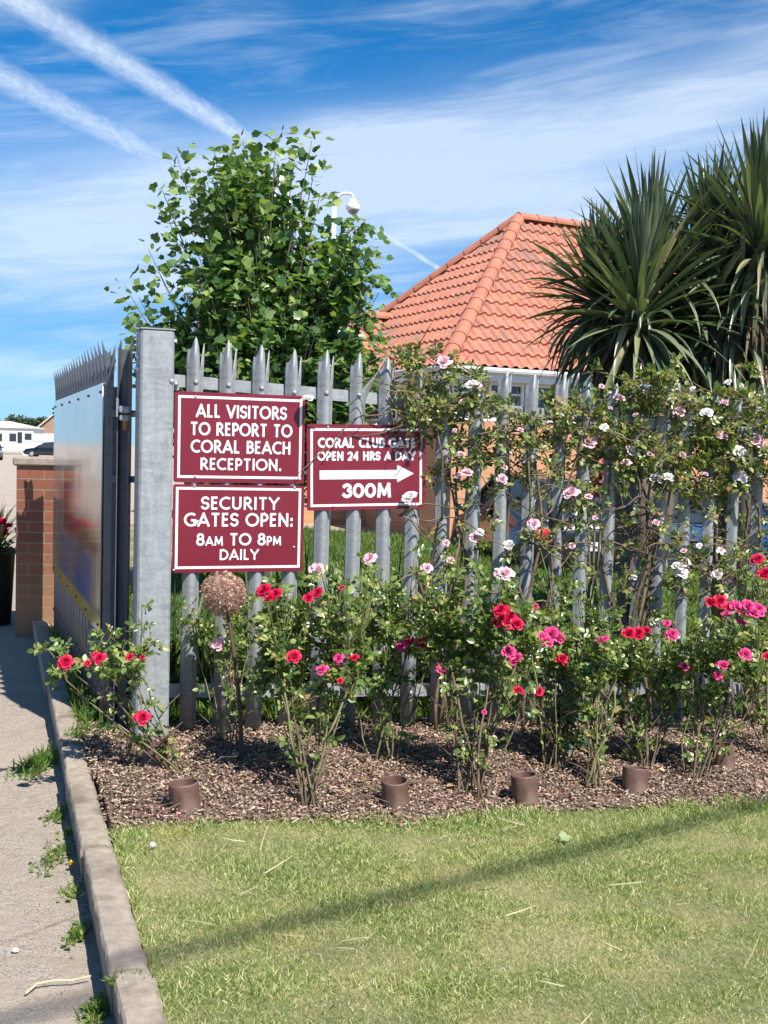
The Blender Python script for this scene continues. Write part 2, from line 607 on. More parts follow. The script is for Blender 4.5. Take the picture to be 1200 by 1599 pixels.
# kerb: precast lengths with joints and worn edges
m = MB()
L0 = -3.0
kstart = KL2 - KD * 1.8
marks = [0]
joint = float(np.dot(ground_at(205, 1525) - kstart, KD))
seg = 0.915
k0 = joint - seg * 4
kr = random.Random(3)
for q in range(12):
    s0, s1 = k0 + q * seg + 0.011, k0 + (q + 1) * seg - 0.011
    n = 31
    prof = [(0.010, -0.16), (0.0, -0.010), (0.002, -0.003), (0.007, 0.003), (KW * 0.5, 0.008), (KW - 0.012, 0.004), (KW, -0.008), (KW + 0.002, -0.14)]
    G = np.zeros((n, len(prof), 3))
    dz, dx = kr.uniform(-0.007, 0.007), kr.uniform(-0.006, 0.006)
    for i in range(n):
        s = s0 + (s1 - s0) * i / (n - 1)
        c = kstart + KD * s
        for j, (w_, h) in enumerate(prof):
            jit = (kr.uniform(-0.0012, 0.0012) + 0.0022 * sin(s * 17 + j * 2 + q * 3) * sin(s * 41 + j)) if 0 < j < 7 else 0
            e = 0.006 if i in (0, n - 1) and 0 < j < 7 else 0
            p = c + KN * (w_ + dx + jit)
            G[i, j] = (p[0], p[1], float(g(p[0])) + 0.016 + h + dz + jit * 0.6 - e)
    m.grid(G)
    for i in (0, n - 1):
        b_ = len(m.v); m.v.extend(map(tuple, G[i].tolist())); m.f.append(tuple(b_ + k for k in (range(8) if i else range(7, -1, -1))))
tag(m.build('kerb', M['concrete']), kind='structure')


# ------------------------------------------------------------------ galvanised steel
def galv(name, c0, c1, metal=0.25, rough=(0.42, 0.62), streak=True):
    def fn(t, b):
        p = objc(t)
        n1 = t.noise(p, 55, 4, 0.6, 0.6)
        n2 = t.noise(t.vm('MULTIPLY', p, (34, 34, 3.0)), 1.0, 5, 0.65)
        n3 = t.noise(t.vm('MULTIPLY', p, (6, 6, 26)), 1.0, 5, 0.6, 1.2)
        k = t.m('ADD', t.m('MULTIPLY', n1, 0.3), t.m('ADD', t.m('MULTIPLY', n2, 0.35), t.m('MULTIPLY', n3, 0.35)))
        col = t.ramp(k, [(0.36, c0), (0.62, c1)])
        col = t.mix(t.sstep(n1, 0.70, 0.80), col, tuple(min(1, c * 1.35) for c in c1))
        t.l.new(col, b.inputs['Base Color'])
        t.l.new(t.m('ADD', rough[0], t.m('MULTIPLY', n1, rough[1] - rough[0])), b.inputs['Roughness'])
        bump(t, b, n3, 0.12, 0.003)
    return material(name, c1, 0.5, metal, 0.5, fn)


M['galv_post'] = galv('galvanised_post_steel', (0.19, 0.205, 0.215), (0.36, 0.38, 0.39), 0.12)
M['galv'] = galv('galvanised_pale_steel', (0.20, 0.212, 0.22), (0.36, 0.375, 0.385), 0.15)
M['galv_shaded'] = galv('shaded_galvanised_steel', (0.07, 0.078, 0.09), (0.13, 0.142, 0.158), 0.25)  # gate frame's shade darkened into the base colour; fence post shares it
M['galv_pale_shaded'] = galv('shaded_gate_pale_steel', (0.06, 0.068, 0.08), (0.12, 0.132, 0.15), 0.2)  # same galvanised pales, with the open gate's shade put into the colour
M['bolt'] = material('zinc_bolt', (0.5, 0.5, 0.5), 0.4, 0.7)
M['rust'] = material('rusty_bolt', (0.32, 0.15, 0.06), 0.8, 0.2)
M['black'] = material('black_plastic', (0.015, 0.015, 0.016), 0.5)


# ---- pale: W-section strip with a three-pointed splayed top
PALE_COLS = [(-.042, .004, 1.70), (-.035, .000, 1.742), (-.027, -.010, 1.737), (-.018, -.020, 1.757), (-.010, -.027, 1.782), (-.003, -.030, 1.80), (.004, -.0295, 1.785),
             (.011, -.027, 1.755), (.0155, -.023, 1.715), (.0185, -.020, 1.625), (.0225, -.014, 1.69), (.028, -.007, 1.745), (.033, -.001, 1.772), (.038, .002, 1.75), (.042, .004, 1.69)]


def pale_mesh(name, bent=0.0, seed=0, rails=(0.165, 1.595)):
    r = random.Random(seed)
    m = MB()
    n = len(PALE_COLS)
    G = np.zeros((7, n, 3))
    for j, (x, y, top) in enumerate(PALE_COLS):
        edge_r = x > 0.0187
        x = x * 0.90
        top = top + r.uniform(-.006, .006)
        zs = [0, 0.4, 0.9, 1.35, 1.58, 1.58 + (top - 1.58) * 0.5, top]
        for i, z in enumerate(zs):
            t = max(0, (z - 1.57) / 0.2)
            xx, yy = x, y
            if edge_r:                       # right-hand tip splays out
                xx += 0.010 * t * t + bent * t * 0.17
                yy += 0.010 * t * t
                if bent: z = z + 0.02 * t
            else:
                yy -= 0.012 * t * t
                xx -= 0.004 * t * t
            G[i, j] = (xx, yy, z)
    m.grid(G)
    for z in rails:
        m.ball((0.0, -0.030, z), 0.010, 0.008, 0.010, 8, 4)
    me = bpy.data.meshes.new(name)
    me.from_pydata(m.v, [], m.f)
    me.polygons.foreach_set('use_smooth', [True] * len(me.polygons))
    me.materials.append(M['galv'])
    me.update()
    return me


PALES = [pale_mesh('pale', 0, s) for s in (1, 2, 3, 4)]
PALE_BENT = pale_mesh('pale', 0.62, 9)


def put_pale(me, root, P, ang, tilt=0.0, name='pale', mat=None):
    o = bpy.data.objects.new(name, me)
    COL.objects.link(o)
    o.parent = root
    o.location = tuple(np.array(P) - ORIGIN[root.name])
    o.rotation_euler = (0, tilt, ang)
    ORIGIN[o.name] = np.array(P)
    if mat:
        o.material_slots[0].link = 'OBJECT'; o.material_slots[0].material = mat
    s = o.modifiers.new('thickness', 'SOLIDIFY'); s.thickness = 0.003; s.offset = 1
    return o


ANGF = atan2(UF[1], UF[0])
fen = thing('palisade_fence', 'galvanised steel palisade fence with pointed pales standing behind the rose bed', 'fence', fence(10, -0.04))
fr = random.Random(11)
PALE_IDX = [i for i in range(0, 36) if i not in (15, 30)]
for i in PALE_IDX:
    me = PALE_BENT if i == 5 else PALES[i % 4]
    put_pale(me, fen, fence(i + fr.uniform(-.03, .03), fr.uniform(-.008, .008)), ANGF, fr.uniform(-.006, .006))
UR = STEP / np.linalg.norm(STEP)
VR = np.cross(UR, -NF); VR = VR / np.linalg.norm(VR)
if VR[2] < 0: VR = -VR
for z in (0.165, 1.595):
    m = MB()
    c0, c1 = fence(-0.75, z, -0.012), fence(36, z, -0.012)
    c = (c0 + c1) / 2
    m.box(c, np.linalg.norm(c1 - c0), 0.006, 0.05, axes=(UR, NF, VR))
    m.box(c - NF * 0.025 + VR * 0.028, np.linalg.norm(c1 - c0), 0.05, 0.006, axes=(UR, NF, VR))
    m.build('rail', M['galv'], fen)
m = MB()
c = fence(15, 0.78, -0.035)
m.box(c, 0.05, 0.012, 1.70, axes=(UF, NF, UZ)); m.v = [tuple(np.array(v) + NF * 0.055) for v in m.v]
m2 = MB(); m2.box(c - NF * 0.006, 0.012, 0.098, 1.70, axes=(UF, NF, UZ)); m.add(m2.v, m2.f)
m2 = MB(); m2.box(c - NF * 0.0615, 0.05, 0.012, 1.70, axes=(UF, NF, UZ)); m.add(m2.v, m2.f)
# close the channel on the left-hand side
m2 = MB(); m2.box(c - UF * 0.021 - NF * 0.0, 0.008, 0.110, 1.695, axes=(UF, NF, UZ)); m.add([tuple(np.array(v)) for v in m2.v], m2.f)
m.build('post', M['galv_shaded'], fen)

# ---- gate post (square hollow section)
GPW = 0.147
gp_c = fence(0, 0, 0) - UF * 0.188 + NF * 0.085
gp_c[2] = 0
front = gp_c + NF * GPW / 2
gp_top = float(at(240, 514, front[1])[2])
gpost = thing('gate_post', 'thick square galvanised steel post between the open gate and the maroon signs', 'post', (gp_c[0], gp_c[1], 0))
m = MB()
m.box((gp_c[0], gp_c[1], (gp_top - 0.3) / 2), GPW, GPW, gp_top + 0.3, axes=(UF, NF, UZ), bev=0.009)
m.build('shaft', M['galv_post'], gpost)
m = MB()
m.box((gp_c[0], gp_c[1], gp_top + 0.003), GPW + 0.004, GPW + 0.004, 0.006, axes=(UF, NF, UZ))
m.build('cap_plate', M['galv_post'], gpost)
zb = float(at(283, 597, front[1])[2])
m = MB()
pb = gp_c + UF * (GPW / 2 + 0.022) + UZ * zb
m.box(pb - NF * 0.05, 0.046, 0.012, 0.055, axes=(UF, NF, UZ))
m.build('rail_bracket', M['galv'], gpost)
m = MB(); m.ball(pb - NF * 0.036 + UF * 0.005, 0.012, 0.012, 0.012); m.build('bolt_head', M['bolt'], gpost, True)
m = MB(); m.ball(gp_c + UF * (GPW / 2 - 0.012) + NF * (GPW / 2) + UZ * (zb + 0.005), 0.012, 0.008, 0.010); m.build('bolt_head', M['bolt'], gpost, True)
for zz in (gp_top - 0.12, gp_top - 0.17):
    m = MB(); m.ball(gp_c - UF * (GPW / 2) + NF * 0.02 + UZ * zz, 0.012, 0.018, 0.014); m.build('bolt_head', M['bolt'], gpost, True)

# ---- gate leaf swung open towards the yard
G0 = at(171, 1133, 5.34)
G1 = at(91, 992, 8.0)
UG = np.array([G1[0] - G0[0], G1[1] - G0[1], 0]); GL = np.linalg.norm(UG); UG /= GL
NG = np.array([-UG[1], UG[0], 0])
ZG = float(G0[2])
gate = thing('palisade_gate', 'open galvanised palisade gate leaf carrying a glossy faded poster sheet', 'gate', (G0[0], G0[1], ZG))


def gpt(s, z, off=0):
    return np.array([G0[0], G0[1], ZG]) + UG * s + NG * off + UZ * z


angg = atan2(-UG[1], -UG[0])
npal = 19
for k in range(npal):
    s = 0.06 + (GL - 0.10) * k / (npal - 1)
    put_pale(PALES[k % 4], gate, gpt(s, 0.0, 0.002), angg, fr.uniform(-.006, .006), 'pale', M['galv_pale_shaded'])
m = MB()
for z in (0.2, 0.9, 1.56):
    m.box(gpt(GL / 2, z, -0.035), GL - 0.12, 0.05, 0.05, axes=(UG, NG, UZ))
m.build('rail', M['galv_shaded'], gate)
for s in (0.02, GL - 0.02):
    m = MB(); m.box(gpt(s, 0.80, -0.03), 0.05, 0.07, 1.56, axes=(UG, NG, UZ)); m.build('stile', M['galv_shaded'], gate)


def poster(t, b):
    o = objc(t)
    x, y, z = t.xyz(o)
    s = t.m('ADD', t.m('MULTIPLY', x, UG[0]), t.m('MULTIPLY', y, UG[1]))
    n = t.noise(o, 2.2, 4, 0.6)
    nf = t.noise(t.vm('MULTIPLY', o, (1, 1, 0.12)), 18, 4, 0.6)
    base = t.ramp(n, [(0.3, (0.55, 0.54, 0.50)), (0.7, (0.80, 0.78, 0.72))])

    low = t.sstep(z, 1.30, 1.02)
    base = t.mix(t.m('MULTIPLY', low, 0.9), base, t.ramp(n, [(0.35, (0.16, 0.11, 0.075)), (0.65, (0.40, 0.31, 0.21))]))

    def rect(s0, s1, z0, z1, soft=0.05):
        a_ = t.m('MULTIPLY', t.sstep(s, s0 - soft, s0 + soft), t.sstep(s, s1 + soft, s1 - soft))
        b_ = t.m('MULTIPLY', t.sstep(z, z0 - soft, z0 + soft), t.sstep(z, z1 + soft, z1 - soft))
        return t.m('MULTIPLY', a_, b_)
    zt = t.m('ADD', 0, z)
    red = t.m('MULTIPLY', rect(0.10, 2.0, 0.78, 1.15, 0.04), t.sstep(n, 0.30, 0.5))
    col = t.mix(t.m('MULTIPLY', red, 0.95), base, (0.26, 0.012, 0.028))
    blue = t.m('MULTIPLY', rect(0.45, 2.2, 0.50, 0.74, 0.03), t.sstep(n, 0.36, 0.56))
    col = t.mix(t.m('MULTIPLY', blue, 0.95), col, (0.02, 0.10, 0.36))
    pk = t.m('MULTIPLY', rect(0.15, 0.55, 0.86, 1.08, 0.08), 0.75)
    col = t.mix(pk, col, (0.46, 0.27, 0.20))
    yl = rect(-0.1, 2.7, 0.43, 0.50, 0.012)
    col = t.mix(t.m('MULTIPLY', yl, 0.8), col, (0.50, 0.38, 0.06))
    gr = t.m('MULTIPLY', rect(0.5, 1.7, 1.16, 1.26, 0.04), 0.6)
    col = t.mix(gr, col, (0.25, 0.22, 0.10))
    col = t.mix(t.m('MULTIPLY', t.sstep(nf, 0.55, 0.72), 0.25), col, (0.5, 0.5, 0.5))
    t.l.new(col, b.inputs['Base Color'])
    bump(t, b, t.noise(o, 1.7, 2, 0.5), 0.10, 0.02)


M['poster'] = material('glossy_sheet', (0.6, 0.6, 0.6), 0.10, 0.0, 0.22, poster, coat=0.0)
m = MB()
m.box(gpt((0.05 + GL - 0.03) / 2, (0.42 + 1.60) / 2, 0.042), GL - 0.08, 0.005, 1.18, axes=(UG, NG, UZ))
sh = m.build('poster_sheet', M['poster'], gate)
sh['label'] = 'glossy weathered sheet with faded red, blue and yellow print'
m = MB()
for s in np.linspace(0.12, GL - 0.12, 6):
    for z in (0.46, 1.56):
        m = MB(); m.ball(gpt(s, z, 0.045), 0.008, 0.008, 0.008, 8, 4); m.build('sheet_bolt', M['black'], sh)
# hanging channel beside the post with pointed flanges, hinge collars
hc = at(189, 1100, 5.26); hc[2] = 0
hz0, hz1 = ZG - 0.02, float(at(191, 545, 5.26)[2])
m = MB()
wch = 0.046
m.box((hc[0], hc[1] + 0.02, (hz0 + hz1) / 2), wch, 0.006, hz1 - hz0)
for sg in (-1, 1):
    x = hc[0] + sg * (wch / 2 + 0.002)
    top = hz1 + 0.045
    for dx in (0,):
        y0, y1 = hc[1] - 0.035, hc[1] + 0.023
        vs = [(x - .002, y0, hz0), (x + .002, y0, hz0), (x + .002, y1, hz0), (x - .002, y1, hz0), (x - .002, y0, hz1 - 0.0), (x + .002, y0, hz1), (x + .002, y1, top), (x - .002, y1, top)]
        m.add(vs, [(0, 1, 5, 4), (1, 2, 6, 5), (2, 3, 7, 6), (3, 0, 4, 7), (4, 5, 6, 7), (3, 2, 1, 0)])
m.build('hanging_channel', M['galv_shaded'], gate)
zh = float(at(194, 652, 5.22)[2])
h_ = None
m = MB()
m.box((hc[0] + 0.012, hc[1] - 0.045, zh + 0.036), 0.052, 0.04, 0.032, bev=0.006)
m.box((hc[0] + 0.012, hc[1] - 0.045, zh - 0.002), 0.046, 0.04, 0.028, bev=0.006)
m.box((hc[0] + 0.05, hc[1] + 0.0, zh + 0.015), 0.09, 0.03, 0.02)
m.box((hc[0] - 0.022, hc[1] - 0.045, zh + 0.045), 0.006, 0.03, 0.085)
hinge = m.build('hinge', M['galv'], gate)
m = MB(); m.tube([(hc[0] + 0.015, hc[1] - 0.045, zh - 0.016), (hc[0] + 0.015, hc[1] - 0.045, zh - 0.055)], 0.013, 10); m.build('hinge_pin', M['rust'], hinge)
for zz in (zh + 0.02, zh - 0.28, 0.2):
    m = MB()
    m.box((hc[0] + 0.055, hc[1] + 0.03, zz), 0.09, 0.02, 0.03)
    m.box((hc[0] - 0.05, hc[1] + 0.06, zz), 0.08, 0.02, 0.035)
    m.build('hinge_strap', M['galv_shaded'], gate)

# ---- signs: lettering drawn from pen strokes
def arc(cx, cy, rx, ry, a0, a1, n=14):
    return [(cx + rx * cos(radians(a0 + (a1 - a0) * k / n)), cy + ry * sin(radians(a0 + (a1 - a0) * k / n))) for k in range(n + 1)]


GL_ = {
 'A': (.78, [[(.0, 0), (.39, 1)], [(.39, 1), (.78, 0)], [(.14, .27), (.64, .27)]]),
 'B': (.55, [[(.06, 0), (.06, 1)], [(.0, 1), (.25, 1)] + arc(.25, .77, .24, .23, 90, -90) + [(.06, .54)], [(.06, .54), (.28, .54)] + arc(.28, .27, .27, .27, 90, -90) + [(.0, 0)]]),
 'C': (.70, [arc(.46, .5, .46, .5, 52, 308, 22)]),
 'D': (.74, [[(.06, 0), (.06, 1)], [(.0, 1), (.25, 1)] + arc(.25, .5, .49, .5, 90, -90, 20) + [(.0, 0)]]),
 'E': (.46, [[(.06, 0), (.06, 1)], [(.0, 1), (.46, 1)], [(.06, .53), (.42, .53)], [(.0, 0), (.46, 0)]]),
 'G': (.80, [arc(.47, .5, .47, .5, 50, 345, 24), [(.46, .44), (.80, .44)], [(.74, .44), (.74, .06)]]),
 'H': (.66, [[(.06, 0), (.06, 1)], [(.60, 0), (.60, 1)], [(.06, .53), (.60, .53)]]),
 'I': (.12, [[(.06, 0), (.06, 1)]]),
 'L': (.46, [[(.06, 1), (.06, 0)], [(.0, 0), (.46, 0)]]),
 'M': (.92, [[(.06, 0), (.12, 1)], [(.12, 1), (.46, .18)], [(.46, .18), (.80, 1)], [(.80, 1), (.86, 0)]]),
 'N': (.74, [[(.06, 0), (.06, 1)], [(.06, 1), (.68, 0)], [(.68, 0), (.68, 1)]]),
 'O': (.92, [arc(.46, .5, .46, .5, 0, 360, 30)]),
 'P': (.52, [[(.06, 0), (.06, 1)], [(.0, 1), (.24, 1)] + arc(.24, .71, .27, .29, 90, -90) + [(.06, .42)]]),
 'R': (.60, [[(.06, 0), (.06, 1)], [(.0, 1), (.24, 1)] + arc(.24, .74, .26, .26, 90, -90) + [(.06, .48)], [(.24, .46), (.58, 0)]]),
 'S': (.50, [arc(.27, .745, .25, .255, 35, 250, 14) + arc(.25, .265, .25, .265, 70, -150, 14)[1:]]),
 'T': (.60, [[(.30, 0), (.30, 1)], [(.0, 1), (.60, 1)]]),
 'U': (.68, [[(.06, 1), (.06, .34)] + arc(.34, .30, .28, .30, 180, 360, 14) + [(.62, .34), (.62, 1)]]),
 'V': (.72, [[(.0, 1), (.36, 0)], [(.36, 0), (.72, 1)]]),
 'Y': (.70, [[(.0, 1), (.35, .48)], [(.70, 1), (.35, .48)], [(.35, .5), (.35, 0)]]),
 '0': (.62, [arc(.31, .5, .31, .5, 0, 360, 26)]),
 '2': (.50, [arc(.24, .74, .24, .26, 160, -20, 12) + [(.36, .42), (.02, 0)], [(.0, 0), (.52, 0)]]),
 '3': (.50, [arc(.23, .76, .23, .24, 150, -90, 12), arc(.23, .27, .27, .27, 90, -150, 12)]),
 '4': (.60, [[(.44, 0), (.44, 1)], [(.44, 1), (.0, .30)], [(.0, .28), (.60, .28)]]),
 '8': (.54, [arc(.27, .765, .22, .235, 0, 360, 20), arc(.27, .265, .27, .265, 0, 360, 22)]),
 '.': (.12, [[(.06, -.01), (.06, .06)]]),
 ':': (.12, [[(.06, -.01), (.06, .06)], [(.06, .5), (.06, .58)]]),
 ' ': (.26, []),
}


def ribbon(pts, w, closed=False):
    pts = [np.array(p, float) for p in pts]
    n = len(pts)
    Lp, Rp = [], []
    for i in range(n):
        if closed:
            d0 = pts[i] - pts[i - 1 if i else n - 2]; d1 = pts[(i + 1) if i < n - 1 else 1] - pts[i]
        else:
            d0 = pts[i] - pts[i - 1] if i else pts[1] - pts[0]
            d1 = pts[i + 1] - pts[i] if i < n - 1 else d0
        d0 = d0 / (np.linalg.norm(d0) + 1e-9); d1 = d1 / (np.linalg.norm(d1) + 1e-9)
        t = d0 + d1; t /= (np.linalg.norm(t) + 1e-9)
        nn = np.array([-t[1], t[0]])
        k = 1 / max(0.5, np.dot(nn, np.array([-d0[1], d0[0]])))
        Lp.append(pts[i] + nn * w / 2 * k); Rp.append(pts[i] - nn * w / 2 * k)
    return Lp, Rp


def lettering(m, text, x0, x1, y0, y1, wt, O, U, V, N):
    """pen-stroke capitals filling the box (x0..x1, y0..y1) of the plane O + U x + V y"""
    H = y1 - y0
    gap = 0.15
    tot = 0
    for ch in text:
        sc = 0.74 if ch.islower() else 1.0
        tot += (GL_[ch.upper()][0] + wt * 0.5 + gap) * sc
    tot -= gap
    kx = (x1 - x0) / (tot * H)
    x = x0
    cnt = 0
    for ch in text:
        sc = 0.74 if ch.islower() else 1.0
        wd, strokes = GL_[ch.upper()]
        h = H * sc
        for st in strokes:
            w_ = wt
            pts = [((p[0] + wt * 0.25) * h * kx, (wt / 2 + p[1] * (1 - wt)) * h) for p in st]
            # butt ends reach the cap line
            def ext(a_, b_):
                a_, b_ = np.array(a_), np.array(b_)
                d = a_ - b_; d /= np.linalg.norm(d) + 1e-9
                return tuple(a_ + d * wt * h * 0.5) if abs(d[1]) > 0.6 else tuple(a_)
            closed = np.hypot(pts[0][0] - pts[-1][0], pts[0][1] - pts[-1][1]) < 1e-6 and len(pts) > 6
            if not closed:
                pts = [ext(pts[0], pts[1])] + pts[1:]
                pts = pts[:-1] + [ext(pts[-1], pts[-2])]
            Lp, Rp = ribbon(pts, wt * h, closed)
            top = 0.0012 + 0.00012 * (cnt % 7); cnt += 1
            for i in range(len(Lp) - 1):
                if closed or True:
                    q = [Lp[i], Lp[i + 1], Rp[i + 1], Rp[i]]
                    vs = [np.array(O) + U * (x + p[0]) + V * (y0 + p[1]) + N * top for p in q]
                    m.add(vs, [(0, 1, 2, 3)])
        x += (wd + wt * 0.5 + gap) * h * kx


M['maroon'] = material('maroon_sign_enamel', (0.2, 0.018, 0.036), 0.35, 0, 0.4, noisy((0.160, 0.013, 0.026), (0.190, 0.017, 0.033), 3.0, 0.03, 0.004, c2=(0.185, 0.022, 0.037)))
M['white'] = material('white_sign_vinyl', (0.78, 0.77, 0.76), 0.4, 0, 0.4)
SOFF = 0.036


def sign_plane(px, py, off=SOFF):
    o = fence(0, 0, off)
    d = ray(px, py)
    t = np.dot(o - CAM, NF) / np.dot(d, NF)
    return CAM + d * t


def zpx(zx, zy):                 # coordinates measured on an enlarged crop of the photograph
    return sign_plane(250 + zx / 2.6667, 580 + zy / 2.6667)


def make_sign(label, corners, border, lines, bolts, arrow=None):
    C = [zpx(*c) for c in corners]           # TL TR BR BL
    U = (C[1] - C[0]) + (C[2] - C[3]); U /= np.linalg.norm(U)
    V = np.cross(NF, U); V /= np.linalg.norm(V)
    cc = sum(C) / 4

    def uv(p):
        q = zpx(*p) - cc
        return np.array([np.dot(q, U), np.dot(q, V)])
    Q = np.array([uv(c) for c in corners])
    hw = (Q[1, 0] + Q[2, 0] - Q[0, 0] - Q[3, 0]) / 4
    hh = (Q[0, 1] + Q[1, 1] - Q[2, 1] - Q[3, 1]) / 4
    root = thing('notice_sign', label, 'sign', cc - V * hh)
    poly = []
    r_ = 0.010
    for (sx, sy, a0) in ((1, 1, 0), (-1, 1, 90), (-1, -1, 180), (1, -1, 270)):
        poly += [(sx * (hw - r_) + r_ * cos(radians(a0 + k * 30)), sy * (hh - r_) + r_ * sin(radians(a0 + k * 30))) for k in range(4)]
    m = MB(); m.prism(poly, cc, U, V, NF, -0.004, 0.0)
    m.build('plate', M['maroon'], root)
    B = np.array([uv(c) for c in border])
    bx0, bx1 = (B[0, 0] + B[3, 0]) / 2, (B[1, 0] + B[2, 0]) / 2
    by1, by0 = (B[0, 1] + B[1, 1]) / 2, (B[2, 1] + B[3, 1]) / 2
    m = MB(); th = 0.0115
    for (xa, ya, xb, yb) in ((bx0, by1 - th, bx1, by1), (bx0, by0, bx1, by0 + th), (bx0, by0 + th, bx0 + th, by1 - th), (bx1 - th, by0 + th, bx1, by1 - th)):
        m.prism([(xa, ya), (xb, ya), (xb, yb), (xa, yb)], cc, U, V, NF, 0.0001, 0.001)
    m.build('border_line', M['white'], root)
    m = MB()
    for (text, xa, xb, yt, yb, wt) in lines:
        pl, pr = uv((xa, (yt + yb) / 2)), uv((xb, (yt + yb) / 2))
        pt, pbm = uv(((xa + xb) / 2, yt)), uv(((xa + xb) / 2, yb))
        lettering(m, text, pl[0], pr[0], pbm[1], pt[1], wt, cc, U, V, NF)
    if arrow:
        (xa, xs, xb, yt, yst, ysb, yb) = arrow
        ym = (yt + yb) / 2
        a_, b_, c_ = uv((xa, ym))[0], uv((xs, ym))[0], uv((xb, ym))[0]
        xm = (xa + xb) / 2
        t_, st, sb, bo = [uv((xm, q))[1] for q in (yt, yst, ysb, yb)]
        mid = (t_ + bo) / 2
        m.prism([(a_, sb), (b_, sb), (b_, bo), (c_, mid), (b_, t_), (b_, st), (a_, st)], cc, U, V, NF, 0.0001, 0.0012)
    m.build('lettering', M['white'], root)
    for b_ in bolts:
        q = uv(b_)
        m = MB(); m.ball(cc + U * q[0] + V * q[1], 0.0065, 0.0065, 0.0065, 8, 4); m.build('fixing_bolt', M['bolt'], root, True)
    return root


make_sign('maroon sign reading all visitors to report to reception, directly beside the gate post', [(62, 80), (606, 104), (600, 466), (55, 462)],
          [(76, 93), (592, 122), (588, 452), (72, 440)],
          [('ALL VISITORS', 152, 526, 141, 196, .165), ('TO REPORT TO', 127, 549, 215, 270, .165), ('CORAL BEACH', 130, 543, 288, 342, .165), ('RECEPTION.', 168, 505, 362, 412, .165)],
          [(148, 104), (580, 127), (145, 438), (562, 448)])
make_sign('maroon sign giving security gate opening hours, fixed below the visitors sign', [(55, 470), (600, 476), (596, 832), (50, 838)],
          [(66, 480), (588, 488), (582, 816), (62, 824)],
          [('SECURITY', 172, 495, 522, 576, .165), ('GATES OPEN:', 102, 553, 589, 646, .165), ('8am TO 8pm', 153, 503, 673, 725, .175), ('DAILY', 248, 410, 740, 785, .165)],
          [(143, 478), (560, 484), (558, 732), (57, 828)])
make_sign('smaller maroon club gate sign with a white arrow pointing right', [(612, 219), (1107, 223), (1105, 570), (613, 580)],
          [(626, 236), (1092, 239), (1090, 555), (628, 566)],
          [('CORAL CLUB GATE', 660, 1064, 276, 318, .215), ('OPEN 24 HRS A DAY', 657, 1063, 333, 371, .215), ('300M', 763, 962, 465, 526, .225)],
          [(722, 562), (700, 232), (1040, 232)], arrow=(665, 988, 1057, 390, 411, 448, 463))


# ------------------------------------------------------------------ brick pier by the gate
def brickfn(c1, c2, mortar, bw=0.225, bh=0.075, ms=0.010, uaxis=(1, 0, 0), vary=None):
    def fn(t, b):
        p = objc(t)
        u = t.vm('DOT_PRODUCT', p, tuple(uaxis), 1)
        z = t.xyz(p)[2]
        br = t.new('ShaderNodeTexBrick')
        t.l.new(t.comb(u, z, 0), br.inputs['Vector'])
        br.inputs['Scale'].default_value = 1.0
        br.inputs['Brick Width'].default_value = bw
        br.inputs['Row Height'].default_value = bh
        br.inputs['Mortar Size'].default_value = ms / 2
        br.inputs['Mortar Smooth'].default_value = 0.15
        br.inputs['Bias'].default_value = 0.0
        br.inputs['Color1'].default_value = tuple(c1) + (1,)
        br.inputs['Color2'].default_value = tuple(c2) + (1,)
        br.inputs['Mortar'].default_value = tuple(mortar) + (1,)
        n = t.noise(p, 38, 5, 0.65)
        col = t.mix(t.m('MULTIPLY', t.sstep(n, 0.4, 0.75), 0.45), br.outputs['Color'], tuple(c * 0.55 for c in c1))
        if vary:
            col = t.mix(t.m('MULTIPLY', t.sstep(t.m('ADD', z, t.m('MULTIPLY', n, 0.25)), vary[0], vary[1]), vary[3]), col, vary[2])
        t.l.new(col, b.inputs['Base Color'])
        bump(t, b, t.m('ADD', t.m('MULTIPLY', br.outputs['Fac'], -1.0), t.m('MULTIPLY', n, 0.5)), 0.6, 0.006)
    return fn


PB = at(66, 985, 8.42)
zp0 = float(g(PB[0])) - 0.12
pl, pr = at(25, 850, 8.42), at(112, 850, 8.42)
ptop = float(at(60, 728, 8.42)[2])
pc = ((pl[0] + pr[0]) / 2, 8.42 + 0.25)
PWD = pr[0] - pl[0]
pier = thing('brick_pier', 'short red brick pier with a concrete coping behind the open gate', 'brick pier', (pc[0], pc[1], zp0))
M['pier_brick'] = material('pier_brick', (0.3, 0.12, 0.07), 0.9, fn=brickfn((0.25, 0.088, 0.05), (0.19, 0.066, 0.042), (0.25, 0.195, 0.135), bh=0.0785, bw=0.235, vary=(0.95, 0.25, (0.33, 0.20, 0.095), 0.6)))
m = MB(); m.box((pc[0], pc[1], (zp0 + ptop) / 2), PWD, 0.5, ptop - zp0); m.build('brickwork', M['pier_brick'], pier)
m = MB(); m.box((pc[0], pc[1], ptop + 0.033), PWD + 0.05, 0.55, 0.064, bev=0.012); m.build('coping', M['concrete'], pier)

# ------------------------------------------------------------------ club building with pantiled hipped roof
P0 = at(698, 569, 19.0)
BA = radians(26)
BU = np.array([cos(BA), sin(BA), 0]); BV = np.array([-sin(BA), cos(BA), 0])
HW = 3.5                       # half width of the hipped end
apex_d = (P0 + BU * HW + BV * HW)
RISE = float(at(820, 345, apex_d[1])[2] - P0[2])
RL = 16.0                       # length of the long eave
zgb = float(g(7.0))
club = thing('club_building', 'brick single-storey building with a steep orange pantiled hipped roof beyond the fence', 'building', (P0[0] + 3, P0[1] + 4, zgb))

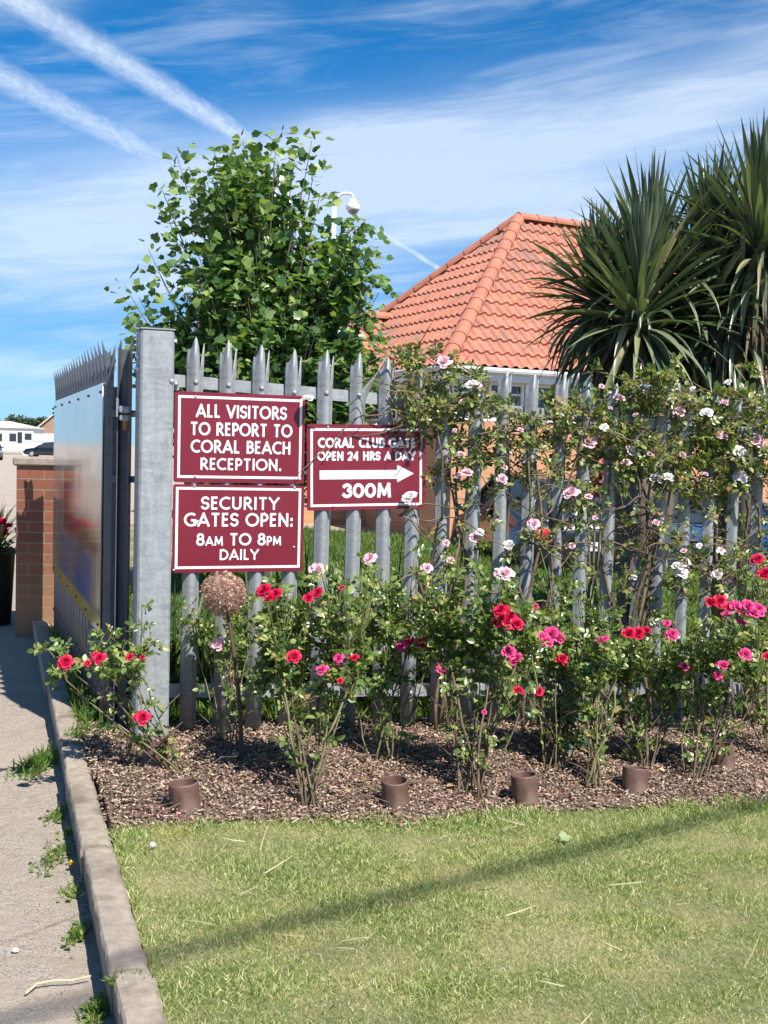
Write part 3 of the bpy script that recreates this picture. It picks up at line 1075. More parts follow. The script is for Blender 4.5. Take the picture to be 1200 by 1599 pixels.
M['tile'] = material('terracotta_pantile', (0.5, 0.2, 0.13), 0.75, fn=lambda t, b: (lambda p: (
    t.l.new(t.mix(t.sstep(t.noise(p, 1.1, 7, 0.7), 0.45, 0.66), t.ramp(t.noise(t.vm('MULTIPLY', p, (3.2, 3.2, 4.8)), 1.0, 3, 0.7), [(0.3, (0.34, 0.12, 0.072)), (0.5, (0.43, 0.16, 0.10)), (0.7, (0.50, 0.205, 0.135))]), (0.27, 0.14, 0.10)), b.inputs['Base Color'])))(objc(t)))
M['hip'] = material('terracotta_hip_tile', (0.57, 0.22, 0.14), 0.75, fn=noisy((0.36, 0.125, 0.075), (0.47, 0.175, 0.11), 3.0, 0.2, 0.01))
M['upvc'] = material('white_upvc', (0.78, 0.78, 0.78), 0.4)
M['glass'] = material('dark_window_glass', (0.03, 0.035, 0.04), 0.06, 0, 0.8)
M['bbrick'] = material('orange_club_brick', (0.5, 0.26, 0.13), 0.9, fn=brickfn((0.56, 0.28, 0.145), (0.48, 0.225, 0.115), (0.5, 0.38, 0.26), uaxis=tuple(BU)))
M['bbrick2'] = material('orange_club_brick_end', (0.5, 0.26, 0.13), 0.9, fn=brickfn((0.56, 0.28, 0.145), (0.48, 0.225, 0.115), (0.5, 0.38, 0.26), uaxis=tuple(BV)))


def roof_face(m, E0, U, L, up, rows, slope_len, left, right, period=0.205):
    """U along the eave, up the unit slope direction; left(t), right(t) bound the face at slope distance t"""
    N = np.cross(U, up); N = N / np.linalg.norm(N)
    if N[2] < 0: N = -N
    step = period / 6
    ss = np.arange(0, L + step, step)
    gauge = slope_len / rows
    lines = []
    for r_ in range(rows):
        for (t, lift) in ((r_ * gauge - 0.03, 0.046), ((r_ + 0.9) * gauge, 0.006)):
            tt = max(0, t)
            s = np.clip(ss, left(tt), max(left(tt), right(tt)))
            ph = (ss / period) % 1.0
            wv = np.where(ph < 0.62, np.sin(np.clip(ph / 0.62, 0, 1) * pi), -0.25 * np.sin(np.clip((ph - 0.62) / 0.38, 0, 1) * pi))
            lines.append(E0 + s[:, None] * U + t * up + (wv[:, None] * 0.042 + lift) * N)
    m.grid(np.array(lines))


SL = sqrt(HW * HW + RISE * RISE)
up_front = (BV * HW + UZ * RISE) / SL
up_end = (BU * HW + UZ * RISE) / SL
m = MB()
roof_face(m, P0, BU, RL, up_front, 13, SL, lambda t: HW * t / SL, lambda t: RL)
roof_face(m, P0, BV, 2 * HW, up_end, 13, SL, lambda t: HW * t / SL, lambda t: 2 * HW - HW * t / SL)
# far slope and underside close the volume
far0 = P0 + BV * 2 * HW
ap = P0 + BU * HW + BV * HW + UZ * RISE
ap2 = P0 + BU * RL + BV * HW + UZ * RISE
m.add([far0, far0 + BU * RL, ap2, ap], [(0, 1, 2, 3)])
m.add([P0 + BU * RL, far0 + BU * RL, ap2], [(0, 1, 2)])
m.add([P0 - UZ * .02, P0 + BU * RL - UZ * .02, far0 + BU * RL - UZ * .02, far0 - UZ * .02], [(0, 1, 2, 3)])
roof = m.build('roof', M['tile'], club)


def hip_tiles(m, a, b, r=0.135, seg=0.44, n=8):
    d = b - a; L = np.linalg.norm(d); d /= L
    side = np.cross(d, UZ); side /= np.linalg.norm(side)
    nn = np.cross(side, d)
    k = int(L / seg) + 1
    for q in range(k):
        s0, s1 = q * L / k - 0.02, (q + 1) * L / k
        G = []
        for (s, rr) in ((s0, 0.0), (s0, r * 1.07), (s1, r * 0.95)):
            G.append([a + d * s + side * (rr * cos(x)) + nn * (rr * 0.85 * sin(x) - 0.02) for x in np.linspace(-0.25, pi + 0.25, n + 1)])
        m.grid(np.array(G))


LIFT = UZ * 0.075
m = MB(); hip_tiles(m, P0 + LIFT, ap + LIFT); m.build('hip_tiles', M['hip'], roof)
m = MB(); hip_tiles(m, far0 + LIFT, ap + LIFT); m.build('hip_tiles', M['hip'], roof)
m = MB(); hip_tiles(m, ap + LIFT, ap2 + LIFT); m.build('ridge_tiles', M['hip'], roof)
# lower wing running left from the hipped end
Q = at(600, 499, 24.0)
q_u, q_v = np.dot(Q - P0, BU), np.dot(Q - P0, BV)
wr = float(Q[2] - P0[2])
run = HW * wr / RISE
WL = 3.9
wing0 = P0 + BU * (q_u - WL) + BV * (q_v - run)
sl2 = sqrt(run * run + wr * wr)
m = MB()
roof_face(m, wing0, BU, WL + 1.6, (BV * run + UZ * wr) / sl2, 5, sl2, lambda t: 0, lambda t: WL + 0.2 + t * 0.5)
m.add([wing0 + BV * 2 * run, wing0 + BV * 2 * run + BU * WL, wing0 + BV * run + UZ * wr + BU * (WL + 1), wing0 + BV * run + UZ * wr], [(0, 1, 2, 3)])
m.add([wing0, wing0 + BV * 2 * run, wing0 + BV * run + UZ * wr], [(0, 1, 2)])
wroof = m.build('wing_roof', M['tile'], club)
m = MB(); hip_tiles(m, wing0 + BV * run + UZ * (wr + .06), wing0 + BV * run + BU * (WL + 1.0) + UZ * (wr + .06)); m.build('ridge_tiles', M['hip'], wroof)
# walls
OV = 0.32
zw = P0[2] - 0.03
m = MB()
c = P0 + BU * (RL / 2) + BV * OV; hgt = zw - zgb
for (s0, s1, z0, z1) in ((OV, RL, zgb, zgb + hgt - 0.86),):
    m.box((P0 + BU * (s0 + s1) / 2 + BV * (OV + 0.1))[:2].tolist() + [(z0 + z1) / 2], s1 - s0, 0.2, z1 - z0, axes=(BU, BV, UZ))
m.build('front_wall', M['bbrick'], club)
m = MB()
m.box((P0 + BU * (OV + 0.1) + BV * (HW + 0.105))[:2].tolist() + [(zgb + zgb + hgt - 0.86) / 2], 0.2, 2 * HW - 2 * OV - 0.21, hgt - 0.86, axes=(BU, BV, UZ))
m.box((wing0 + BU * WL / 2 + BV * (run + 0.0))[:2].tolist() + [(zgb + zw) / 2], WL - 0.4, 2 * run - 0.5, zw - zgb, axes=(BU, BV, UZ))
m.build('end_wall', M['bbrick2'], club)
m = MB()
m.box(P0 + BU * (RL / 2) + BV * 0.012 - UZ * 0.11, RL, 0.024, 0.17, axes=(BU, BV, UZ))
m.box(P0 + BU * 0.012 + BV * (HW + .03) - UZ * 0.11, 0.024, 2 * HW - .06, 0.17, axes=(BU, BV, UZ))
m.box(P0 + BU * (RL / 2) + BV * (OV / 2) - UZ * 0.205, RL, OV, 0.02, axes=(BU, BV, UZ))
m.box(P0 + BU * (OV / 2) + BV * (HW + .2) - UZ * 0.206, OV - .01, 2 * HW - .4, 0.02, axes=(BU, BV, UZ))
m.build('fascia', M['upvc'], club)
m = MB()
m.tube([P0 + BU * -.08 - BV * 0.06 - UZ * 0.055, P0 + BU * RL - BV * 0.06 - UZ * 0.055], 0.052, 8)
m.tube([P0 - BU * 0.06 - BV * 0.02 - UZ * 0.055, far0 - BU * 0.06 - UZ * 0.055], 0.052, 8)
m.build('gutter', material('pale_grey_gutter', (0.55, 0.56, 0.57), 0.4), club)
zt = P0[2] - 0.215; zb_ = zgb + hgt - 0.86 + 0.01


def window(o, ax, ay, w):
    m = MB()
    cz = (zt + zb_) / 2; H = zt - zb_
    cc = np.array([o[0], o[1], cz])
    f = 0.055
    m.box(cc + UZ * (H / 2 - f / 2), w, 0.09, f, axes=(ax, ay, UZ)); m.box(cc - UZ * (H / 2 - f / 2), w + .02, 0.11, f, axes=(ax, ay, UZ))
    for k in (-.5, 0, .5):
        m.box(cc + ax * (w - f) * k, f, 0.088, H - 2 * f, axes=(ax, ay, UZ))
    m.box(cc + UZ * (H / 2 - 0.2) , w - 2 * f, 0.05, 0.035, axes=(ax, ay, UZ))
    fo = m.build('window', M['upvc'], club)
    m = MB(); m.box(cc + ay * 0.01, w - f, 0.02, H - f, axes=(ax, ay, UZ)); m.build('pane', M['glass'], fo)


k = 0
s = OV + 0.75
while s < RL - 1:
    window(P0 + BU * s + BV * (OV + 0.1), BU, BV, 1.38); s += 1.40
s = OV + 0.9
while s < 2 * HW - 1:
    window(P0 + BV * s + BU * (OV + 0.1), BV, -BU, 1.33); s += 1.35

# ------------------------------------------------------------------ camera poles
M['pole_white'] = material('white_painted_pole', (0.72, 0.73, 0.74), 0.4)


def cctv(label, px, pyt, y, sgn, reach, pxd, pyd):
    top = at(px, pyt, y); d = at(pxd, pyd, y)
    zg = float(g(top[0]))
    root = thing('camera_pole', label, 'camera pole', (top[0], top[1], zg), 'tall white camera poles behind the tree')
    m = MB()
    arm = [np.array([top[0], top[1], zg]), np.array([top[0], top[1], zg + 2]), top - UZ * 0.22]
    rr = abs(d[0] - top[0])
    cx = top[0]
    m.tube(arm, [0.05, 0.045, 0.03], 10)
    m.build('pole', M['pole_white'], root, True)
    m = MB()
    pts = [top - UZ * 0.22]
    n = 7
    for q in range(1, n + 1):
        a_ = pi - pi / 2 * q / n
        pts.append(top + np.array([sgn * (0.16 + 0.16 * cos(a_)), 0, -0.22 + 0.20 * sin(a_)]))
    ex = d[0] - sgn * 0.06
    pts.append(np.array([ex, top[1], pts[-1][2] + 0.0]))
    for q in range(1, 5):
        a_ = pi / 2 - pi / 2 * q / 4
        pts.append(np.array([ex + sgn * 0.06 * cos(a_), top[1], pts[n][2] - 0.06 + 0.06 * sin(a_)]))
    m.tube(pts, 0.021, 8)
    m.build('arm', M['pole_white'], root, True)
    m = MB()
    e = pts[-1]
    m.lathe([(0.02, 0.0), (0.045, -0.02), (0.06, -0.07), (0.10, -0.11), (0.105, -0.17), (0.085, -0.185), (0.0, -0.186)], e, 14)
    hd = m.build('camera_housing', M['pole_white'], root, True)
    m = MB(); m.lathe([(0.08, -0.18), (0.07, -0.215), (0.04, -0.24), (0.0, -0.248)], e, 12); m.build('camera_dome', material('smoked_dome', (0.25, 0.25, 0.26), 0.1), hd, True)


cctv('white camera pole arching right, its dome clear of the tree crown', 523, 299, 17.0, 1, 0.3, 552, 306)
cctv('white camera pole arching left, almost buried in the tree crown', 452, 287, 17.5, -1, 0.3, 428, 288)


# ------------------------------------------------------------------ cars
M['tyre'] = material('tyre_rubber', (0.02, 0.02, 0.02), 0.8)
M['alloy'] = material('alloy_wheel', (0.5, 0.5, 0.52), 0.35, 0.7)
M['red_lens'] = material('red_lamp_lens', (0.45, 0.012, 0.015), 0.2, 0, 0.6)
M['clear_lens'] = material('clear_lamp_lens', (0.6, 0.62, 0.65), 0.12, 0, 0.6)
M['plate'] = material('number_plate_white', (0.7, 0.7, 0.68), 0.5)


def make_car(label, loc, rz, paint, L=4.3, Wd=1.75, H=1.46, saloon=True):
    root = thing('parked_car', label, 'car', loc, 'parked cars')
    R = np.array([[cos(rz), -sin(rz), 0], [sin(rz), cos(rz), 0], [0, 0, 1]])
    O = np.array(loc, float)

    def w(p):
        return R @ np.array(p, float) + O
    # body: lofted rings along x (front = +x)
    st = [(-.5, .50, .78, .80), (-.49, .30, .93, .86), (-.42, .22, .98, .95), (-.25, .20, .96, 1.0), (0, .20, .93, 1.0), (.2, .20, .92, 1.0), (.33, .21, .86, .98), (.44, .24, .78, .92), (.485, .30, .68, .82), (.5, .40, .58, .74)]
    m = MB(); G = []
    for (fx, zl, zh_, k) in st:
        hw = Wd / 2 * k
        ring = [(-hw * .86, zl), (-hw, zl + .1), (-hw * 1.0, (zl + zh_) / 2), (-hw * .96, zh_ - .06), (-hw * .82, zh_), (0, zh_ + .025), (hw * .82, zh_), (hw * .96, zh_ - .06), (hw, (zl + zh_) / 2), (hw, zl + .1), (hw * .86, zl), (0, zl - .02), (-hw * .86, zl)]
        G.append([w((fx * L, a_, b_ * H / 1.46)) for a_, b_ in ring])
    m.grid(np.array(G))
    for i, rev in ((0, 0), (-1, 1)):
        r0 = len(m.v); m.v.extend([tuple(p) for p in G[i][:12]]); m.f.append(tuple(range(r0, r0 + 12)))
    m.build('body', paint, root, True)
    # cabin
    xs_ = [(-.45 if saloon else -.485, 0.94, .80), (-.30 if saloon else -.42, H - .06, .62), (-.10, H, .66), (.06, H - .04, .66), (.24, 0.93, .82)]
    m = MB(); G = []
    for (fx, zt_, k) in xs_:
        hw = Wd / 2
        G.append([w((fx * L, -hw * .93, .90)), w((fx * L, -hw * k, zt_ - .015)), w((fx * L, -hw * k * .8, zt_)), w((fx * L, hw * k * .8, zt_)), w((fx * L, hw * k, zt_ - .015)), w((fx * L, hw * .93, .90))])
    m.grid(np.array(G))
    m.build('cabin', M['glass'], root, True)
    m = MB(); G2 = []
    for (fx, zt_, k) in [xs_[1], xs_[2], xs_[3]]:
        hw = Wd / 2
        G2.append([w((fx * L, -hw * k * 1.01, zt_ - .04)), w((fx * L, -hw * k * .8, zt_ + .012)), w((fx * L, hw * k * .8, zt_ + .012)), w((fx * L, hw * k * 1.01, zt_ - .04))])
    m.grid(np.array(G2))
    for sd in (-1, 1):
        hw = Wd / 2 * sd
        for (f0, z0, k0, f1, z1, k1) in ((xs_[0][0], .92, .95, xs_[1][0], xs_[1][1], xs_[1][2] + .01), (-.08, .92, .955, -.08, H - .01, .67), (xs_[4][0], .92, .95, xs_[3][0], xs_[3][1], xs_[3][2] + .01)):
            m.tube([w((f0 * L, hw * k0, z0)), w((f1 * L, hw * k1, z1 - .01))], 0.035, 5)
    m.build('roof_panel', paint, root, True)
    for fx in (-.31, .31):
        for sd in (-1, 1):
            m = MB(); c0, c1 = w((fx * L, sd * (Wd / 2 - .18), .31)), w((fx * L, sd * (Wd / 2 + .005), .31))
            m.tube([c0, c0 + (c1 - c0) * .12, c1 - (c1 - c0) * .12, c1], [.27, .31, .31, .27], 20); wh = m.build('wheel', M['tyre'], root, True)
            m = MB(); m.tube([c1 - (c1 - c0) * .05, c1 + (c1 - c0) * .04], [.2, .17], 14); m.build('rim', M['alloy'], wh)
    for sd in (-1, 1):
        m = MB(); m.box(w((-.492 * L, sd * Wd * .37, .80)), .07, .30, .15, rz=rz, bev=.02); m.build('tail_light', M['red_lens'], root, True)
        m = MB(); m.box(w((.472 * L, sd * Wd * .33, .64)), .10, .32, .11, rz=rz, bev=.02); m.build('headlight', M['clear_lens'], root, True)
        m = MB(); m.box(w((.20 * L, sd * (Wd / 2 + .04), .98)), .10, .16, .10, rz=rz, bev=.02); m.build('mirror', paint, root, True)
    m = MB(); m.box(w((-.502 * L, 0, .66)), .015, .5, .11, rz=rz); m.build('number_plate', M['plate'], root)
    return root


M['paint_black'] = material('black_car_paint', (0.008, 0.009, 0.012), 0.2, 0.0, 0.6, coat=0.7)
M['paint_navy'] = material('navy_car_paint', (0.012, 0.02, 0.05), 0.2, 0.1, 0.6, coat=0.7)
M['paint_blue'] = material('blue_car_paint', (0.025, 0.075, 0.17), 0.22, 0.2, 0.6, coat=0.7)
M['paint_silver'] = material('blue_grey_car_paint', (0.10, 0.11, 0.17), 0.25, 0.3, 0.6, coat=0.7)
M['paint_dark'] = material('charcoal_car_paint', (0.012, 0.012, 0.014), 0.25, 0.1, 0.6, coat=0.6)


def yard_z(x):
    return float(g(x)) - 0.11


p = at(76, 712, 110); make_car('dark saloon car parked in front of the white wall beyond the brick pier', (p[0], 110, yard_z(-9)), 0.05 + pi, M['paint_black'], 4.5, 1.8, 1.45)
p = at(-16, 718, 88); make_car('blue-grey car cut off by the left edge of the photo', (p[0], 88, yard_z(-9)), -1.2, M['paint_silver'], 4.2, 1.75, 1.5, False)
p = at(845, 840, 16.2); make_car('charcoal car with red tail lights seen through the fence', (p[0], 16.4, float(g(7)) - .06), 1.75, M['paint_dark'], 4.3, 1.8, 1.5, False)
p = at(1105, 850, 16.4); make_car('blue car parked behind the rose-covered fence', (p[0], 16.9, float(g(7)) - .06), 0.35, M['paint_blue'], 4.1, 1.75, 1.42, False)

# ------------------------------------------------------------------ far homes across the yard
M['home'] = material('cream_home_cladding', (0.72, 0.70, 0.66), 0.6)
M['home_roof'] = material('pale_home_roof', (0.55, 0.52, 0.48), 0.7)
M['gable'] = material('brown_gable_brick', (0.34, 0.21, 0.15), 0.9, fn=noisy((0.30, 0.18, 0.125), (0.38, 0.24, 0.175), 1.2, 0))
M['render'] = material('white_render', (0.75, 0.75, 0.75), 0.8)
p0, p1 = at(-70, 700, 130), at(52, 700, 130)
zy = yard_z(-9)
home = thing('static_caravan', 'long white static caravan with dark windows across the yard', 'static caravan', ((p0[0] + p1[0]) / 2, 131.5, zy))
ht = float(at(20, 668, 130)[2]); hr = float(at(10, 657, 130)[2])
m = MB(); m.box(((p0[0] + p1[0]) / 2, 132.0, (zy + .4 + ht) / 2), p1[0] - p0[0], 4, ht - zy - .4); m.build('cladding', M['home'], home)
m = MB()
a0, a1 = p0[0] - .2, p1[0] + .25
m.add([(a0, 129.8, ht), (a1, 129.8, ht), (a1, 134.2, ht), (a0, 134.2, ht), (a0 + 1, 132, hr), (a1 - 3.5, 132, hr)], [(0, 1, 5, 4), (1, 2, 5), (2, 3, 4, 5), (3, 0, 4), (0, 3, 2, 1)])
m.build('roof', M['home_roof'], home)
for px in (-30, -2, 20, 31, 44):
    q = at(px, 683, 129.95)
    m = MB(); m.box((q[0], 129.97, q[2]), 0.75 if px != 31 else .5, 0.05, 0.9 if px != 31 else 1.2); m.build('window', M['glass'], home)
deck = thing('picket_railing', 'white picket railing in front of the static caravan', 'railing', (at(0, 705, 122)[0], 122, zy))
q0, q1 = at(-60, 700, 122), at(27, 700, 122)
zt0, zt1 = float(at(0, 690, 122)[2]), float(at(0, 704, 122)[2])
m = MB()
m.box(((q0[0] + q1[0]) / 2, 122, zt0), q1[0] - q0[0], .08, .1); m.box(((q0[0] + q1[0]) / 2, 122, zt1 + .1), q1[0] - q0[0], .08, .1)
m.build('handrail', M['upvc'], deck)
m = MB()
for k in range(26):
    m.box((q0[0] + (q1[0] - q0[0]) * (k + .5) / 26, 121.95, (zt0 + zt1) / 2), .12, .03, zt0 - zt1)
m.build('picket', M['upvc'], deck)
wz0, wz1 = float(at(70, 713, 125)[2]), float(at(70, 689, 125)[2])
q0, q1 = at(36, 700, 125), at(110, 700, 125)
wl = thing('white_wall', 'low white rendered wall behind the dark saloon car', 'wall', ((q0[0] + q1[0]) / 2, 125, zy))
m = MB(); m.box(((q0[0] + q1[0]) / 2, 125, (zy + wz1) / 2), q1[0] - q0[0], .25, wz1 - zy); m.build('rendered_face', M['render'], wl)
m = MB(); m.box(((q0[0] + q1[0]) / 2, 125, wz1 + .04), q1[0] - q0[0] + .1, .35, .08); m.build('coping', M['upvc'], wl)
b0, b1 = at(57, 690, 150), at(135, 690, 150)
gz0, gz1 = float(at(57, 672, 150)[2]), float(at(100, 640, 150)[2])
gb = thing('brick_house', 'brown brick house end with a sloping gable above the white wall', 'house', ((b0[0] + b1[0]) / 2, 152, zy))
m = MB()
xm = (b0[0] + b1[0]) / 2
pr_ = [(b0[0], zy), (b1[0], zy), (b1[0], gz0), (xm, gz1), (b0[0], gz0)]
m.prism([(x, z) for x, z in pr_], (0, 150, 0), (1, 0, 0), (0, 0, 1), (0, 1, 0), 0, 9)
m.build('gable_wall', M['gable'], gb)
m = MB()
for (xa, za, xb, zb2) in ((b0[0] - .3, gz0 - .1, xm, gz1 + .15), (xm, gz1 + .15, b1[0] + .3, gz0 - .1)):
    m.add([(xa, 149.7, za), (xb, 149.7, zb2), (xb, 159.2, zb2), (xa, 159.2, za), (xa, 149.7, za + .2), (xb, 149.7, zb2 + .2), (xb, 159.2, zb2 + .2), (xa, 159.2, za + .2)], [(0, 1, 5, 4), (4, 5, 6, 7), (2, 3, 7, 6), (0, 3, 2, 1), (0, 4, 7, 3), (1, 2, 6, 5)])
m.build('roof', M['home_roof'], gb)
m = MB(); m.box((at(76, 682, 149.9)[0], 149.93, float(at(76, 684, 149.9)[2])), at(99, 680, 150)[0] - at(63, 680, 150)[0], .1, float(at(76, 678, 150)[2] - at(76, 692, 150)[2])); m.build('white_panel', M['render'], gb)
lp = at(85, 690, 95)
lamp = thing('street_lamp', 'thin grey double-arm street lamp just left of the gate leaf', 'street lamp', (lp[0], 95, zy))
m = MB(); m.tube([(lp[0], 95, zy), (lp[0], 95, float(at(85, 641, 95)[2]))], [.07, .04], 6); m.build('pole', material('lamp_post_grey', (.25, .26, .27), .5), lamp)
for py, ln in ((638, .5), (645, .35)):
    z_ = float(at(85, py, 95)[2])
    m = MB(); m.tube([(lp[0], 95, z_ - .05), (lp[0] + ln * 1.6, 95, z_)], .035, 5); ar = m.build('arm', M['black'], lamp)
    m = MB(); m.ball((lp[0] - .02, 95, z_), .22, .15, .10); m.build('lamp_head', M['black'], ar, True)


# ------------------------------------------------------------------ leaf, petal and blade templates
def nrm(a):
    return a / (np.linalg.norm(a, axis=-1, keepdims=True) + 1e-9)


def rvec(n, r=rng):
    return nrm(r.normal(size=(n, 3)))


# rose leaflet: folded pointed oval, local Y = length 1
LEAFLET_V = np.array([(0, 0, 0), (-.26, .22, .07), (0, .30, 0), (.26, .22, .07), (-.33, .5, .08), (0, .55, -.01), (.33, .5, .08), (-.2, .8, .04), (0, .8, -.04), (.2, .8, .04), (0, 1.0, -.09)], float)
LEAFLET_F = np.array([(0, 2, 1), (0, 3, 2), (1, 2, 5), (1, 5, 4), (2, 3, 6), (2, 6, 5), (4, 5, 8), (4, 8, 7), (5, 6, 9), (5, 9, 8), (7, 8, 10), (8, 9, 10)])
LEAFLET_LO_V = np.array([(0, 0, 0), (-.30, .42, .08), (0, .5, 0), (.30, .42, .08), (0, 1.0, -.08)], float)
LEAFLET_LO_F = np.array([(0, 2, 1), (0, 3, 2), (1, 2, 4), (2, 3, 4)])


def sprigs(P, D, Nn, size, r, lo=False):
    """compound leaves: five leaflets on a short stalk; returns frames of all the leaflets"""
    k = len(P)
    D = nrm(D); X = nrm(np.cross(D, Nn)); Z = np.cross(X, D)
    Rs, Ts = [], []
    conf = [(1.0, 0.0, 0.85, 1.0), (0.72, -1.0, 0.62, .85), (0.72, 1.0, 0.62, .85), (0.34, -1.0, 0.5, .75), (0.34, 1.0, 0.5, .75)]
    for (along, side, outw, sc) in conf:
        dd = nrm(D * (0.35 if side else 1.0) + X * side * 0.95 + Z * r.uniform(-.25, .25, (k, 1)) + r.normal(size=(k, 3)) * .13)
        nn = nrm(Z + r.normal(size=(k, 3)) * .35)
        Rs.append(frames(dd, nn, size * sc * r.uniform(.75, 1.15, k)))
        Ts.append(P + D * (size * along * 1.25)[:, None])
    return np.concatenate(Rs), np.concatenate(Ts)


def bez(a, b, c, n):
    t = np.linspace(0, 1, n)[:, None]
    return (1 - t) ** 2 * a + 2 * t * (1 - t) * b + t * t * c


def rose_mesh(name, mat, seed, petals=26, openness=0.9):
    """double rose of overlapping cupped petals, radius about 1"""
    r = random.Random(seed)
    m = MB()
    for k in range(petals):
        t = (k + .5) / petals
        ang = k * 2.39996 + r.uniform(-.25, .25)
        rad = 0.10 + 0.30 * t
        ln = 0.42 + 0.50 * t
        tilt = radians(8 + 74 * t ** 1.2 * openness) + r.uniform(-.15, .15)
        wd = 0.30 + 0.42 * t
        G = np.zeros((4, 5, 3))
        for i in range(4):
            s = i / 3
            for j in range(5):
                q = (j - 2) / 2
                w_ = wd * (0.45 + 0.75 * s - 0.32 * s * s) * (1 - 0.10 * (s == 1) * abs(q))
                curl = -0.22 * s ** 3 * t
                x = q * w_ * 0.72
                rr = rad * 0.5 + ln * (sin(tilt) * s) + curl * 0.0 - 0.16 * q * q * w_
                z = ln * cos(tilt) * s + (0.10 * q * q) + curl * 0.9 + r.uniform(-.025, .025) * s
                G[i, j] = (rr * cos(ang) - x * sin(ang), rr * sin(ang) + x * cos(ang), z - 0.1)
        m.grid(G)
    me = bpy.data.meshes.new(name)
    me.from_pydata(m.v, [], m.f)
    me.polygons.foreach_set('use_smooth', [True] * len(me.polygons))
    me.materials.append(mat)
    me.update()
    return me


def petal_mat(name, c0, c1, transl=0.2):
    def fn(t, b):
        col = t.ramp(island(t), [(0, c0), (1, c1)])
        t.l.new(col, b.inputs['Base Color'])
    m_ = material(name, c0, 0.55, 0, 0.3, fn)
    t = NT(m_.node_tree)
    b = t.n['Principled BSDF']
    tr = t.new('ShaderNodeBsdfTranslucent')
    t.l.new(b.inputs['Base Color'].links[0].from_socket, tr.inputs[0])
    mx = t.new('ShaderNodeMixShader'); mx.inputs[0].default_value = transl
    t.l.new(b.outputs[0], mx.inputs[1]); t.l.new(tr.outputs[0], mx.inputs[2])
    t.l.new(mx.outputs[0], t.n['Material Output'].inputs['Surface'])
    return m_


PM = {'red': petal_mat('red_rose_petal', (0.48, 0.004, 0.035), (0.62, 0.010, 0.085)),
      'pink': petal_mat('magenta_rose_petal', (0.62, 0.02, 0.16), (0.72, 0.10, 0.30)),
      'blush': petal_mat('blush_rose_petal', (0.72, 0.40, 0.46), (0.80, 0.56, 0.62)),
      'white': petal_mat('white_rose_petal', (0.80, 0.74, 0.72), (0.84, 0.80, 0.79))}
ROSES = {c: [rose_mesh('flower', PM[c], 10 * q + n, 26 if n < 2 else 18, (0.85, 1.0, 1.1)[n]) for n in range(3)] for q, c in enumerate(PM)}
M['stem_green'] = material('rose_stem_green', (0.13, 0.15, 0.05), 0.6, fn=noisy((0.10, 0.10, 0.035), (0.20, 0.18, 0.075), 30, 0.2))
M['stem_brown'] = material('old_cane_bark', (0.16, 0.105, 0.065), 0.85, fn=noisy((0.065, 0.042, 0.028), (0.19, 0.135, 0.085), 30, 0.2))
M['rose_leaf'] = leafy([(0, (0.05, 0.092, 0.025)), (0.4, (0.115, 0.18, 0.046)), (0.72, (0.22, 0.285, 0.08)), (0.92, (0.37, 0.40, 0.14)), (1, (0.35, 0.20, 0.09))], 0.30, 0.27, 0.5, name='rose_bush_leaf')
M['climb_leaf'] = leafy([(0, (0.055, 0.095, 0.027)), (0.4, (0.125, 0.18, 0.046)), (0.7, (0.245, 0.295, 0.08)), (0.88, (0.35, 0.31, 0.11)), (1, (0.35, 0.18, 0.09))], 0.28, 0.34, 0.45, name='climbing_rose_leaf')


def add_flower(root, p, colour, size, r, look=None):
    me = r.choice(ROSES[colour])
    o = bpy.data.objects.new('flower', me)
    COL.objects.link(o)
    o.parent = root
    o.location = tuple(np.array(p) - ORIGIN[root.name])
    face = np.array([r.uniform(-.5, .5), -0.75 + r.uniform(-.35, .35), 0.75 + r.uniform(-.3, .3)]) if look is None else look
    q = Vector(face).to_track_quat('Z', 'Y').to_euler()
    o.rotation_euler = q
    o.scale = (size, size, size * 0.9)
    ORIGIN[o.name] = np.array(p)
    return o


